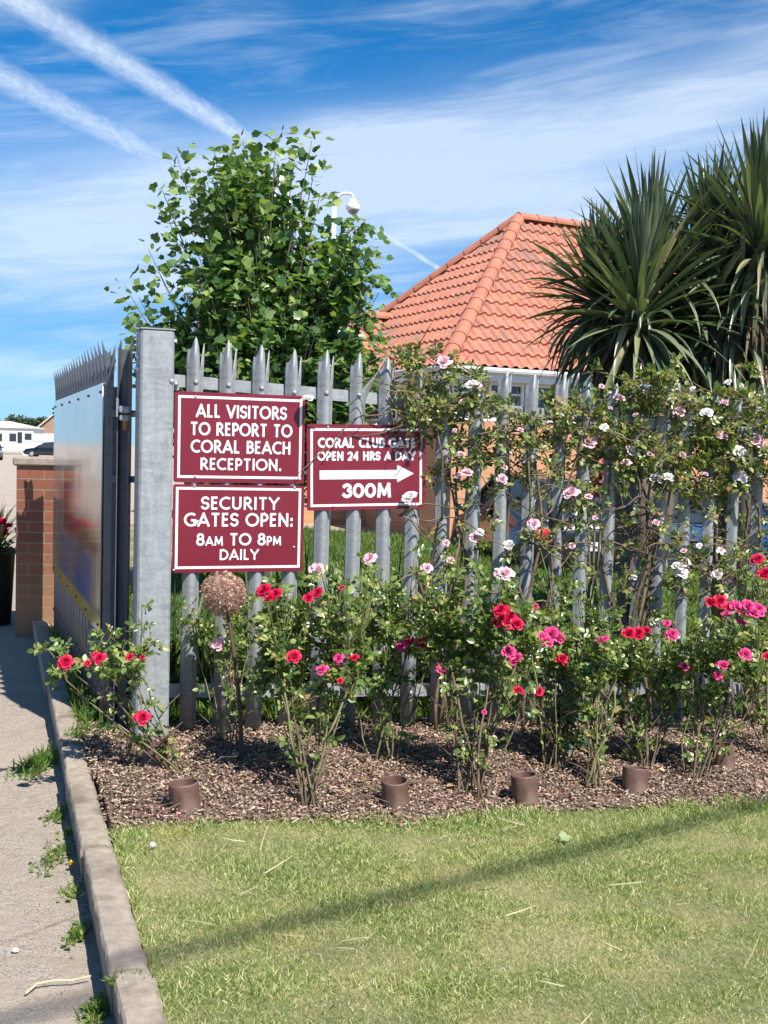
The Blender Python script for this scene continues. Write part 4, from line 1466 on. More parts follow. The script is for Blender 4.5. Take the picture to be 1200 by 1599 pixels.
def rose_bush(label, base_px, blobs, flowers, seed, depth=0.12, n_canes=5, leaves=230, lsize=0.034, cane_r=0.007):
    """blobs: (px, py, rx, ry) of the leafy mass in the photograph; flowers: (px, py, colour, diameter in px)"""
    leaves = int(leaves * 1.55); lsize *= 1.06; cane_r *= 0.58; n_canes += 4
    blobs = [(x, y - 12, rx * 1.12, ry * 1.62) for (x, y, rx, ry) in blobs]
    r = random.Random(seed); q = np.random.default_rng(seed)
    b = ground_at(*base_px, 0.02)
    root = thing('rose_bush', label, 'rose bush', b)
    y0 = b[1]
    m = MB(); mg = MB()
    Pl, Dl, Nl = [], [], []
    areas = np.array([bx[2] * bx[3] for bx in blobs], float); areas /= areas.sum()
    tips = []
    for k in range(max(14, leaves // 14)):
        bl = blobs[int(q.choice(len(blobs), p=areas))]
        dep = y0 + depth
        c = at(bl[0], bl[1], dep)
        sc = dep / F
        v = rvec(1, q)[0] * (q.random() ** 0.4)
        tips.append((c + v * np.array([bl[2] * sc, min(0.22, 0.8 * bl[2] * sc), bl[3] * sc]), None))
    fl = []
    for (px, py, colr, dia) in flowers:
        yy = y0 + depth + r.uniform(-.30, -.13)
        p = at(px, py, yy)
        fl.append((p, colr, dia * 0.52 * yy / F))
        tips.append((p - UZ * 0.012, colr))
    # canes rise bare from the base, then branch
    forks = []
    cen = np.mean([at(bl[0], bl[1] + bl[3] * 0.75, y0 + depth) for bl in blobs], axis=0)
    wid = max(bl[2] for bl in blobs) * y0 / F
    for k in range(n_canes):
        f = cen + np.array([(k - (n_canes - 1) / 2) / n_canes * wid * 2.1 + r.uniform(-.04, .04), r.uniform(-.10, .10), r.uniform(-.05, .05)])
        s = b + np.array([r.uniform(-.05, .05), r.uniform(-.04, .06), -0.03])
        mid = (s + f) / 2 + np.array([r.uniform(-.05, .05), r.uniform(-.04, .04), 0.02])
        pts = bez(s, mid, f, 7)
        jj = q.normal(size=(7, 3)) * .016; jj[0] = jj[6] = 0
        pts = pts + (jj + np.roll(jj, 1, 0) + np.roll(jj, -1, 0)) / 3
        nl_ = r.randint(4, 9); tt_ = q.uniform(1.6, 5.9, nl_); ii_ = tt_.astype(int)
        Pl.append(pts[ii_] + (pts[ii_ + 1] - pts[ii_]) * (tt_ - ii_)[:, None]); Dl.append(nrm(rvec(nl_, q) * np.array([1, 1, .4]))); Nl.append(nrm(np.array([.25, -.5, .8]) + q.normal(size=(nl_, 3)) * .5))
        rad = cane_r * r.uniform(.7, 1.25)
        (m if r.random() < .7 else mg).tube(pts, list(np.linspace(rad * 1.15, rad * .75, 7)), 6)
        forks.append(f)
        for h in range(r.randint(1, 4)):
            i = r.randint(1, 5)
            e = pts[i] + np.array([r.uniform(-.12, .12), r.uniform(-.08, .08), r.uniform(.04, .15)])
            m.tube([pts[i], (pts[i] + e) / 2 + np.array([0, 0, .01]), e], [.0032, .0025, .0015], 4)
    forks = np.array(forks)
    for (tp, colr) in tips:
        i = int(np.argmin(np.linalg.norm((forks - tp) * np.array([1, .6, .3]), axis=1)))
        f = forks[i]
        mid = (f + tp) / 2 + np.array([(tp - f)[0] * -0.18, r.uniform(-.03, .03), .03])
        pts = bez(f, mid, tp, 7)
        mg.tube(pts, [.0042, .0038, .0034, .003, .0027, .0022, .0016], 5, cap=False)
        n = max(6, leaves // len(tips)) if colr is None else 5
        t = q.uniform(0.12 if colr is None else .1, 1.0 if colr is None else .8, n)
        seg = np.clip((t * 6).astype(int), 0, 5)
        fr_ = t * 6 - seg
        P = pts[seg] * (1 - fr_)[:, None] + pts[np.minimum(seg + 1, 6)] * fr_[:, None]
        tang = nrm(pts[np.minimum(seg + 1, 6)] - pts[seg])
        side = nrm(np.cross(tang, rvec(n, q)))
        D = nrm(side * 1.0 + tang * .45 + np.array([0, -.15, 0.0]))
        Pl.append(P); Dl.append(D)
        Nl.append(nrm(np.array([.25, -.5, .8]) + q.normal(size=(n, 3)) * .5))
    P, D, Nn = map(np.concatenate, (Pl, Dl, Nl))
    R, T = sprigs(P, D, Nn, lsize * q.uniform(.5, 1.2, len(P)), q)
    m.build('cane', M['stem_brown'], root, True)
    mg.build('stem', M['stem_green'], root, True)
    inst('foliage', LEAFLET_V, LEAFLET_F, R, T, M['rose_leaf'], root)
    for (p, colr, rad) in fl:
        add_flower(root, p, colr, rad, r)
    return root


rose_bush('sprawling rose bush leaning over the kerb in front of the gate post', (285, 1208),
          [(195, 1000, 42, 55), (205, 1030, 44, 24), (135, 1045, 55, 22), (88, 1040, 34, 30), (80, 1065, 22, 16), (258, 1000, 14, 30)],
          [(103, 1034, 'red', 24), (155, 1028, 'red', 24), (137, 1036, 'red', 12), (203, 1026, 'red', 14), (222, 1027, 'red', 11), (223, 1121, 'red', 27), (150, 1022, 'red', 13)], 21, 0.05, 5, 150, 0.030, 0.006)
rose_bush('thick-caned rose bush with red and pink blooms just right of the allium', (488, 1258),
          [(480, 960, 70, 70), (490, 1040, 80, 70), (440, 1020, 40, 75), (540, 935, 50, 50), (545, 1010, 50, 70), (420, 960, 22, 40)],
          [(412, 922, 'red', 26), (430, 928, 'red', 24), (421, 934, 'red', 18), (482, 934, 'red', 18), (496, 926, 'red', 20), (460, 1025, 'red', 24), (503, 1046, 'pink', 23), (529, 1029, 'pink', 19), (554, 1027, 'red', 17), (532, 1063, 'red', 11), (541, 1061, 'red', 11), (535, 917, 'red', 9), (578, 872, 'blush', 22)], 22, 0.30, 7, 560, 0.033, 0.008)
rose_bush('slimmer rose bush with two pink blooms right of the thick-caned bush', (600, 1195),
          [(625, 920, 55, 50), (640, 985, 60, 60), (600, 1040, 42, 60), (575, 965, 40, 55)],
          [(628, 1009, 'pink', 22), (641, 1000, 'red', 15), (661, 1004, 'red', 20), (692, 1044, 'pink', 23), (534, 918, 'red', 9)], 23, 0.14, 5, 360, 0.033)
rose_bush('broad rose bush with a heavy cluster of red blooms in mid bed', (735, 1248),
          [(760, 920, 60, 45), (730, 985, 70, 60), (790, 1000, 55, 65), (750, 1055, 65, 50), (690, 950, 40, 50), (825, 950, 30, 50)],
          [(782, 953, 'red', 28), (795, 968, 'red', 32), (808, 974, 'red', 24), (778, 972, 'red', 26), (796, 1019, 'pink', 25), (806, 1030, 'pink', 26), (811, 1078, 'red', 20), (842, 1080, 'red', 17), (757, 1112, 'pink', 9), (668, 887, 'blush', 20), (790, 896, 'blush', 32)], 24, 0.28, 7, 560, 0.033, 0.008)
rose_bush('rose bush with a ragged magenta cluster just left of the dark fence post', (868, 1205),
          [(870, 960, 45, 55), (885, 1030, 55, 60), (840, 1030, 40, 55), (915, 1000, 32, 60), (930, 940, 25, 40)],
          [(848, 996, 'pink', 26), (862, 990, 'pink', 28), (873, 996, 'pink', 22), (855, 1002, 'pink', 22), (878, 1029, 'red', 25), (938, 1000, 'pink', 18), (946, 997, 'pink', 13), (923, 1104, 'pink', 15), (836, 948, 'pink', 14)], 25, 0.16, 6, 400, 0.032)
rose_bush('rose bush with one broad red cluster growing up beside the dark fence post', (925, 1232),
          [(925, 1060, 34, 55), (945, 1010, 30, 50)],
          [], 26, 0.25, 5, 130, 0.030)
rose_bush('thin-stemmed rose bush with a wide scarlet cluster right of the dark fence post', (1000, 1205),
          [(1010, 1040, 48, 55), (1055, 1010, 42, 50), (990, 985, 35, 35), (1040, 1070, 45, 40), (965, 1050, 25, 50)],
          [(983, 989, 'red', 24), (996, 990, 'red', 27), (1009, 987, 'red', 20), (1042, 974, 'pink', 14), (1050, 991, 'pink', 20), (1056, 988, 'pink', 13), (1070, 1040, 'pink', 17)], 27, 0.2, 6, 330, 0.032)
rose_bush('rose bush crowded with magenta blooms near the right edge of the photo', (1088, 1222),
          [(1115, 1000, 50, 50), (1145, 1030, 45, 55), (1090, 1060, 40, 45), (1170, 985, 40, 45)],
          [(1112, 940, 'red', 23), (1125, 939, 'red', 24), (1134, 960, 'pink', 15), (1152, 948, 'pink', 24), (1169, 947, 'pink', 26), (1185, 952, 'pink', 26), (1160, 972, 'pink', 17), (1140, 948, 'red', 20), (1130, 1039, 'pink', 22), (1122, 1055, 'pink', 19), (1165, 1022, 'pink', 23), (1199, 1025, 'red', 16), (1178, 957, 'pink', 22)], 28, 0.2, 6, 380, 0.032)
rose_bush('tall rose bush with red blooms cut by the right edge of the photo', (1210, 1190),
          [(1190, 960, 40, 70), (1205, 1040, 40, 60), (1180, 900, 30, 40)],
          [(1184, 873, 'red', 22), (1195, 896, 'red', 24), (1200, 901, 'red', 16)], 29, 0.2, 5, 240, 0.032)
rose_bush('small leafy rose bush behind the allium stem, one pale bloom on it', (372, 1180),
          [(355, 1000, 30, 45), (390, 960, 30, 50), (300, 985, 26, 40)],
          [(341, 1006, 'blush', 24)], 30, 0.25, 4, 120, 0.030, 0.005)


# ------------------------------------------------------------------ climbing roses tied along the fence
def climber(label, i0, i1, flowers, seed, dens=1.0, zlo=1.18, zhi=1.84):
    r = random.Random(seed); q = np.random.default_rng(seed)
    b = fence((i0 + i1) / 2, -0.03, 0.12)
    root = thing('climbing_rose', label, 'climbing rose', b)
    m, mg = MB(), MB()
    PL, DL = [], []

    def fp(i, z, o):
        return fence(i, z, o)
    for k in range(5):              # main canes
        i = (i0 + i1) / 2 + r.uniform(-.6, .6)
        tgt = i0 + (i1 - i0) * (k + .5) / 5
        pts = []
        for s in np.linspace(0, 1, 12):
            ii = i + (tgt - i) * s ** 1.3 + 0.25 * sin(s * 9 + k)
            pts.append(fp(ii, -0.03 + s * (1.45 + 0.25 * r.random()), 0.05 + 0.05 * sin(s * 7 + k * 2)))
        m.tube(pts, list(np.linspace(.011, .005, 12)), 6)
    nl = int((i1 - i0) * 19 * dens)
    for k in range(nl):             # laterals, nearly level, arching
        up = r.random() < 0.62
        z = r.uniform(zlo + .22, zhi) if up else r.uniform(0.62, zlo + .2)
        i = r.uniform(i0, i1)
        ln = r.uniform(1.2, 3.6) * r.choice((-1, 1))
        dz = r.uniform(-.25, .22)
        o = r.uniform(-.07, .14)
        pts = []
        for s in np.linspace(0, 1, 9):
            pts.append(fp(i + ln * s, z + dz * s - 0.18 * (s - .5) ** 2 + .02 * sin(9 * s + k), o + .05 * sin(4 * s + k)))
        pts = np.array(pts)
        (m if r.random() < .75 else mg).tube(pts, list(np.linspace(.0048, .002, 9)), 5, cap=False)
        n = int((r.randint(26, 44) if up else r.randint(3, 12)) * dens)
        if n:
            t = q.uniform(0.05, 1, n); sg = np.clip((t * 8).astype(int), 0, 7); f_ = (t * 8 - sg)[:, None]
            P = pts[sg] * (1 - f_) + pts[sg + 1] * f_
            tang = nrm(pts[sg + 1] - pts[sg])
            sd = nrm(np.cross(tang, rvec(n, q)))
            PL.append(P); DL.append(nrm(sd + tang * .4 + np.array([.08, -.2, .15])))
        for h in range(r.randint(1, 3)):
            a_ = pts[r.randint(1, 7)]
            e = a_ + np.array([r.uniform(-.14, .14), r.uniform(-.10, .04), r.uniform(-.12, .14)])
            m.tube([a_, (a_ + e) / 2 + np.array([.01, 0, .012]), e], [.0024, .002, .0013], 4, cap=False)
    flowers = list(flowers)
    for k in range(int((i1 - i0) * 2.2)):       # small half-open blooms
        ii = r.uniform(max(i0, 7.6), i1); zz = r.uniform(.9, zhi)
        w_ = fence(ii, zz, .1) - CAM
        flowers.append((600 + F * np.dot(w_, RT) / np.dot(w_, FWD), 799.5 - F * np.dot(w_, UP) / np.dot(w_, FWD), r.choice(('white', 'blush', 'blush')), r.uniform(8, 15)))
    fl = []
    for (px, py, colr, dia) in flowers:
        o = r.uniform(.09, .16)
        p = sign_plane(px, py, o)
        fl.append((p, colr, dia * .53 * p[1] / F))
        e = p + np.array([r.uniform(-.06, .06), .05, -0.10])
        mg.tube([e, (e + p) / 2 + np.array([0, -.015, 0]), p - UZ * .01], [.003, .0026, .002], 5)
        n = 4
        PL.append(np.repeat(((e + p) / 2)[None], n, 0)); DL.append(nrm(rvec(n, q) + np.array([0, -.2, .1])))
    P, D = np.concatenate(PL), np.concatenate(DL)
    si = (P - A0) @ UF / np.linalg.norm(STEP[:2]); zr = P[:, 2] - A0[2] - STEP[2] * si
    early = si < 6.1
    keep = ~((si < 7.35) & (zr < 1.50) & (zr > .95)) & ~early        # kept off the face of the sign
    P, D = P[keep], D[keep]
    Nn = nrm(np.array([.25, -.5, .8]) + q.normal(size=P.shape) * .55)
    R, T = sprigs(P, D, Nn, 0.035 * q.uniform(.6, 1.2, len(P)), q)
    m.build('cane', M['stem_brown'], root, True)
    mg.build('stem', M['stem_green'], root, True)
    inst('foliage', LEAFLET_V, LEAFLET_F, R, T, M['climb_leaf'], root)
    for (p, colr, rad) in fl:
        add_flower(root, p, colr, rad, r)
    return root


climber('climbing rose with a white bloom on the fence top beside the smaller sign', 6.3, 9.6,
        [(738, 600, 'white', 25), (694, 565, 'blush', 27), (482, 622, 'white', 20), (640, 777, 'white', 27), (730, 738, 'blush', 20), (497, 890, 'blush', 26)], 41, 0.55, 1.30, 1.76)
climber('climbing rose with sparse bare canes on the fence above the heavy red cluster', 9.2, 13.2,
        [(892, 770, 'blush', 28), (785, 748, 'blush', 18), (835, 818, 'blush', 20), (742, 840, 'blush', 18), (795, 851, 'white', 18), (705, 875, 'blush', 14)], 42, 0.58, 1.10, 1.66)
climber('climbing rose with large white blooms covering the top of the dark fence post', 13.0, 17.2,
        [(922, 690, 'blush', 25), (988, 706, 'white', 28), (980, 722, 'blush', 17), (1028, 748, 'white', 25), (1045, 745, 'white', 19), (968, 621, 'blush', 19), (1008, 606, 'white', 24), (945, 667, 'white', 15), (1062, 884, 'white', 24), (1071, 878, 'white', 22), (1066, 895, 'white', 22), (990, 902, 'white', 13)], 43, 0.74, 1.14, 1.82)
climber('climbing rose with pale blooms on the last stretch of fence at the right edge', 17.0, 22.5,
        [(1157, 745, 'white', 24), (1157, 705, 'white', 23), (1181, 688, 'blush', 26), (1105, 645, 'white', 21), (1062, 643, 'blush', 18), (1130, 682, 'blush', 18), (1138, 597, 'white', 13), (1196, 645, 'blush', 20), (1121, 897, 'white', 18)], 44, 0.74, 1.14, 1.82)


# ------------------------------------------------------------------ tubes, allium, thistle-leaved plant
M['tube'] = material('brown_plastic_pipe', (0.115, 0.058, 0.045), 0.55, fn=noisy((0.085, 0.04, 0.032), (0.165, 0.092, 0.072), 22, 0.3, 0.004, c2=(0.22, 0.15, 0.115)))
for (px, py, wpx, hpx, tl, lab) in [(290, 1262, 48, 42, .04, 'brown pipe socket at the grass corner, nearest the kerb'), (240, 1198, 40, 38, -.05, 'brown pipe socket at the foot of the gate post'),
                                    (617, 1256, 43, 41, .05, 'brown pipe socket between the thick-caned and the broad rose bush'), (821, 1250, 42, 42, -.04, 'brown pipe socket below the ragged magenta cluster'),
                                    (991, 1234, 41, 36, .06, 'brown pipe socket with rose stems rising behind it, below the scarlet cluster'), (1130, 1200, 37, 38, -.05, 'brown pipe socket set further back at the right of the bed')]:
    b = ground_at(px, py, 0.02)
    sc = b[1] / F
    R_ = wpx * sc / 2; H_ = hpx * sc
    root = thing('pipe_socket', lab, 'pipe', b, 'brown pipe sockets set in the mulch')
    m = MB()
    rs = random.Random(px)
    ax_ = Vector((rs.uniform(-1, 1), rs.uniform(-1, 1), 0)).normalized()
    m.lathe([(R_ * .98, -.05), (R_, 0), (R_, H_ * .95), (R_ * .985, H_), (R_ * .88, H_), (R_ * .87, H_ * .96), (R_ * .87, -.02), (0, -.02)], b, 26, (tl * 2.4, ax_))
    m.build('socket', M['tube'], root, True)
    m = MB()
    m.lathe([(R_ * .85, H_ * .30), (0, H_ * .33)], b, 14, (tl * 2.4, ax_)); m.build('soil_fill', M['mulch'], root)

ab = ground_at(377, 1190, .02)
ah = at(349, 928, ab[1] + .10)
al = thing('allium_seedhead', 'tall dried globe seed head standing under the hours sign', 'allium', ab)
m = MB(); m.tube(bez(ab - UZ * .05, (ab + ah) / 2 + np.array([.05, 0, -.05]), ah, 12), list(np.linspace(.0105, .0075, 12)), 7)
M['allium'] = leafy([(0, (0.30, 0.165, 0.13)), (.5, (0.48, 0.30, 0.25)), (1, (0.60, 0.43, 0.34))], 0.15, .8, .2, name='dried_floret')
m.build('stem', material('dark_allium_stem', (0.085, 0.045, 0.035), .7), al, True)
nf = 1300
dv = rvec(nf, np.random.default_rng(5))
HR = 35 * ah[1] / F
rr = HR * np.random.default_rng(6).uniform(.6, 1.0, nf)
star_v, star_f = [(0, -1.0, 0)], []
for k in range(6):
    a_ = 2 * pi * k / 6
    star_v += [(cos(a_ - .2) * .05, 0, sin(a_ - .2) * .05), (cos(a_) * .21, .10, sin(a_) * .21), (cos(a_ + .2) * .05, 0, sin(a_ + .2) * .05)]
    star_f.append((1 + 3 * k, 2 + 3 * k, 3 + 3 * k))
s_ = len(star_v)
star_v += [(-.006, -1, 0), (.006, -1, 0), (.006, .03, 0), (-.006, .03, 0), (0, .0, .06), (.05, .09, 0), (0, .09, -.05), (-.05, .0, .0), (0, .10, 0)]
star_f += [(s_, s_ + 1, s_ + 2), (s_, s_ + 2, s_ + 3), (s_ + 4, s_ + 5, s_ + 8), (s_ + 5, s_ + 6, s_ + 8), (s_ + 6, s_ + 7, s_ + 8), (s_ + 7, s_ + 4, s_ + 8)]
inst('seed_globe', star_v, star_f, frames(dv, rvec(nf, np.random.default_rng(8)), rr), ah + dv * rr[:, None], M['allium'], al)

# broad-leaved plant with grey-green lobed leaves
pb = ground_at(876, 1172, .02)
lp_ = thing('poppy_plant', 'leafy grey-green plant with ragged drooping leaves under the rose bushes', 'plant', pb)
M['poppy'] = leafy([(0, (0.05, 0.095, 0.062)), (.5, (0.075, 0.135, 0.09)), (1, (0.11, 0.18, 0.12))], .2, .5, .4, name='grey_green_leaf')
V_, F_ = [], []
for i in range(9):
    s = i / 8; w_ = .22 * sin(pi * min(1, s * .93 + .05)) ** .7 * (1.25 if i % 2 else .75)
    V_ += [(-w_, s, .05 * abs(w_) * 4 - .35 * s * s), (0, s, -.35 * s * s), (w_, s, .05 * 4 * w_ - .35 * s * s)]
for i in range(8):
    for j in (0, 1):
        a_ = i * 3 + j
        F_ += [(a_, a_ + 1, a_ + 4), (a_, a_ + 4, a_ + 3)]
q = np.random.default_rng(77)
nlf = 60
hh_ = q.uniform(0.02, .42, nlf)
ang_ = q.uniform(0, 2 * pi, nlf)
Pq = pb + np.stack([q.normal(size=nlf) * .02, q.normal(size=nlf) * .02, hh_], 1)
Dq = np.stack([np.cos(ang_), np.sin(ang_), q.uniform(-.1, .7, nlf)], 1)
inst('foliage', V_, F_, frames(nrm(Dq), np.tile([0, 0, 1.0], (nlf, 1)), q.uniform(.09, .17, nlf)), Pq, M['poppy'], lp_, True)
for k in range(3):
    m = MB(); m.tube([pb + np.array([k * .015, 0, -.03]), pb + np.array([k * .03 - .03, .01 * k, .44])], [.008, .004], 6)
    m.build('stem', M['stem_green'], lp_, True)


# ------------------------------------------------------------------ maple tree behind the fence
MAPLE_V = [(0, 0, 0)]
lob = [(-.20, -.06), (-.62, .02), (-.66, .26), (-.98, .52), (-.74, .66), (-.62, .90), (-.38, .84), (-.30, 1.06), (0, 1.28), (.30, 1.06), (.38, .84), (.62, .90), (.74, .66), (.98, .52), (.66, .26), (.62, .02), (.20, -.06)]
for (x, y) in lob:
    MAPLE_V.append((x * .62, y * .75, 0.10 * abs(x) - .06 * y * y))
MAPLE_V.append((0, .42, -.02))
ci = len(MAPLE_V) - 1
MAPLE_F = [(ci, i + 1, i) for i in range(1, len(lob))] + [(ci, 1, 0), (ci, 0, len(lob))]
M['maple'] = leafy([(0, (0.045, 0.10, 0.034)), (.4, (0.095, 0.18, 0.056)), (.75, (0.19, 0.275, 0.088)), (1, (0.34, 0.41, 0.15))], .28, .28, .5, name='maple_leaf')
M['bark'] = material('grey_brown_bark', (.13, .105, .08), .9, fn=noisy((.08, .065, .05), (.19, .16, .12), 14, .4, .01, stretch=(1, 1, .3)))
TY = 9.6
tb = np.array([at(405, 900, TY)[0], TY, float(g(-.9))])
tree = thing('maple_tree', 'bushy young maple tree with a dense green crown behind the left of the fence', 'tree', tb)
r = random.Random(5); q = np.random.default_rng(5)
wood = MB()
tips_px = [(196, 443), (222, 470), (252, 288), (262, 335), (276, 238), (300, 265), (335, 232), (332, 275), (380, 214), (386, 262), (432, 206), (428, 250), (462, 232), (487, 216), (492, 258), (500, 300), (545, 352), (572, 352), (555, 395), (578, 380), (592, 452), (575, 430), (600, 520), (560, 480), (232, 385), (250, 425), (215, 500), (560, 540)]
tgt = []
for (px, py) in tips_px:
    tgt.append((at(px, py + 4, TY + r.uniform(-.5, .4)), 1))
for (cx, cy, rx, ry, n) in [(400, 430, 142, 118, 88), (400, 540, 185, 100, 100), (385, 312, 82, 82, 44), (400, 640, 170, 100, 65), (560, 580, 60, 60, 22), (250, 540, 60, 70, 26), (535, 425, 48, 70, 30)]:
    for k in range(n):
        v = rvec(1, q)[0] * q.random() ** .45
        c = at(cx, cy, TY)
        s = TY / F
        tgt.append((c + v * np.array([rx * s, .85 * rx * s, ry * s]), 0))
trunk = [tb - UZ * .1]
for s in np.linspace(.15, 1, 8):
    trunk.append(tb + np.array([.06 * sin(s * 5), .05 * cos(s * 4), 3.4 * s]))
trunk = np.array(trunk)
wood.tube(trunk, list(np.linspace(.075, .012, len(trunk))), 9)
PLf, DLf, SLf = [], [], []
for (p, edge) in tgt:
    hfrac = np.clip((p[2] - tb[2]) * .62 - .35 * abs(p[0] - tb[0]), .35, 3.2)
    i = np.interp(hfrac, trunk[:, 2] - tb[2], np.arange(len(trunk)))
    i0_ = int(i); f_ = i - i0_
    a_ = trunk[i0_] * (1 - f_) + trunk[min(i0_ + 1, len(trunk) - 1)] * f_
    mid = (a_ + p) / 2 + np.array([(p - a_)[0] * .12, (p - a_)[1] * .12, -.10])
    pts = bez(a_, mid, p, 8)
    L_ = np.linalg.norm(p - a_)
    wood.tube(pts, list(np.linspace(.007 + .004 * L_, .0024, 8)), 5, cap=False)
    n = 46 if edge else r.randint(34, 46)
    t = np.concatenate([q.uniform(.5 if edge else .45, 1, n - 4), np.full(4, 1.0)])
    sg = np.clip((t * 7).astype(int), 0, 6); ff = (t * 7 - sg)[:, None]
    P = pts[sg] * (1 - ff) + pts[sg + 1] * ff
    tang = nrm(pts[sg + 1] - pts[sg])
    sd = nrm(np.cross(tang, rvec(n, q)))
    D = nrm(sd + tang * .5 + np.array([0, 0, -.15]))
    P = P + D * q.uniform(.02, .16, n)[:, None]
    PLf.append(P); DLf.append(D); SLf.append(q.uniform(.048, .10, n))
P, D, S = map(np.concatenate, (PLf, DLf, SLf))
Nn = nrm(np.array([.15, -.2, .8]) + q.normal(size=P.shape) * .7)
wood.build('trunk', M['bark'], tree, True)
inst('crown', MAPLE_V, MAPLE_F, frames(D, Nn, S), P, M['maple'], tree)

# ------------------------------------------------------------------ yuccas
M['yucca'] = leafy([(0, (0.05, 0.082, 0.046)), (.5, (0.10, 0.138, 0.078)), (.82, (0.17, 0.208, 0.122)), (.97, (0.30, 0.29, 0.16)), (1, (0.30, 0.22, 0.12))], .12, .34, .55, name='yucca_blade')
M['yucca_dead'] = leafy([(0, (0.10, 0.07, 0.045)), (.6, (0.17, 0.125, 0.08)), (1, (0.26, 0.20, 0.13))], .1, .8, .2, name='dead_yucca_leaf')


def blade_verts(base, d, L, wd, droop, twist, r):
    """curved sword leaf: returns rows of three points"""
    n = 8
    side = nrm(np.cross(d, UZ) + 1e-6)
    rows = []
    p = base.copy(); dd = d.copy()
    for i in range(n + 1):
        s = i / n
        w_ = wd * (0.55 + 1.0 * s if s < .45 else 1.0 - ((s - .45) / .55) ** 1.6)
        w_ = max(w_, .0008)
        nn = nrm(np.cross(side, dd))
        sv = side * cos(twist * s) + nn * sin(twist * s)
        rows.append([p - sv * w_ + nn * w_ * .35, p - nn * w_ * .10, p + sv * w_ + nn * w_ * .35])
        p = p + dd * (L / n)
        dd = nrm(dd + np.array([0, 0, -1.0]) * droop * (0.25 + 1.6 * s) / n)
    return np.array(rows)


def yucca(label, base, heads, seed):
    r = random.Random(seed); q = np.random.default_rng(seed)
    root = thing('yucca', label, 'yucca', base)
    m = MB()
    for (c, L, n, skirt) in heads:
        c = np.array(c)
        m.tube([base - UZ * .1, base * .4 + c * .6 + np.array([r.uniform(-.05, .05), 0, -.2]), c], [.10, .085, .07], 10)
    m.build('trunk', M['bark'], root, True)
    for (c, L, n, skirt) in heads:
        c = np.array(c)
        m = MB()
        for k in range(n):
            t = (k + .5) / n
            el = radians(89 - 150 * t ** 1.25 + r.uniform(-9, 9))
            az = k * 2.39996 + r.uniform(-.3, .3)
            d = np.array([cos(az) * cos(el), sin(az) * cos(el), sin(el)])
            ln = L * r.uniform(.78, 1.08) * (1 - .12 * max(0, t - .7))
            bent = (0.22 + 1.2 * t * t) * r.uniform(.2, 1.5) + (1.8 if (t > .62 and r.random() < .4) else 0)
            rows = blade_verts(c + d * .04 - UZ * .22 * t, d, ln, 0.026 * r.uniform(.65, 1.4), bent, r.uniform(-.5, .5), r)
            m.grid(rows)
        m.build('leaf_head', M['yucca'], root, True)
        if skirt:
            m = MB()
            for k in range(skirt):
                az = r.uniform(0, 2 * pi)
                d = nrm(np.array([cos(az), sin(az), -.55]))
                m.grid(blade_verts(c - UZ * r.uniform(.15, .55) + d * .05, d, L * r.uniform(.5, .85), .017, 2.6, r.uniform(-1, 1), r))
            m.build('dead_skirt', M['yucca_dead'], root, True)


YY = 9.0
c1 = at(998, 480, YY); c2 = at(935, 450, YY + .4); c1b = at(1015, 425, YY + .35); c2b = at(1085, 490, YY + .4); c3 = at(1188, 372, YY + .2); c4 = at(1112, 410, YY + .6); c5 = at(1150, 470, YY + .3)
y1b = np.array([c1[0] + .12, YY + .1, float(g(c1[0]))])
yucca('large yucca with a broad spiky head in front of the tiled roof', y1b, [(c1, .86, 270, 70), (c1b, .92, 190, 0), (c2, .66, 190, 20), (c2b, .80, 200, 40)], 61)
y2b = np.array([c3[0] - .1, YY + .3, float(g(c3[0]))])
yucca('taller yucca cut by the right edge of the photo, with hanging dead leaves', y2b, [(c3, .92, 290, 120), (c4, .92, 230, 60), (c5, .8, 180, 60)], 62)


# strap-leaved clumps just behind the fence
M['strap'] = leafy([(0, (0.035, 0.075, 0.028)), (.5, (0.075, 0.13, 0.045)), (.85, (0.14, 0.19, 0.07)), (1, (0.30, 0.27, 0.13))], .25, .45, .45, name='strap_leaf')


def strap_clump(label, base, n, L, seed, wd=.011, spread=.22):
    r = random.Random(seed)
    root = thing('strap_leaf_clump', label, 'plant', base)
    m = MB()
    for k in range(n):
        az = r.uniform(0, 2 * pi); el = radians(r.uniform(38, 88))
        d = np.array([cos(az) * cos(el), sin(az) * cos(el), sin(el)])
        m.grid(blade_verts(base + np.array([r.uniform(-spread, spread), r.uniform(-spread * .7, spread * .7), -.02]), d, L * r.uniform(.6, 1.1), wd * r.uniform(.7, 1.2), r.uniform(.3, 2.0), r.uniform(-.6, .6), r))
    m.build('foliage', M['strap'], root, True)


for (i, off, n, L, lab) in [(4.5, -.75, 150, .85, 'long strap-leaved clump behind the fence under the smaller sign'), (6.6, -.65, 170, .95, 'densest strap-leaved clump behind the fence right of the smaller sign'), (9.2, -.9, 110, .7, 'low strap-leaved clump behind the bare-caned climbing rose'), (16.6, -.8, 70, 1.05, 'upright strap-leaved clump behind the fence right of the dark post'), (1.0, -1.1, 90, .7, 'shaded strap-leaved clump behind the fence beside the gate post')]:
    p = fence(i, 0, off); p[2] = float(g(p[0]))
    strap_clump(lab, p, n, L, int(i * 10) + 3)

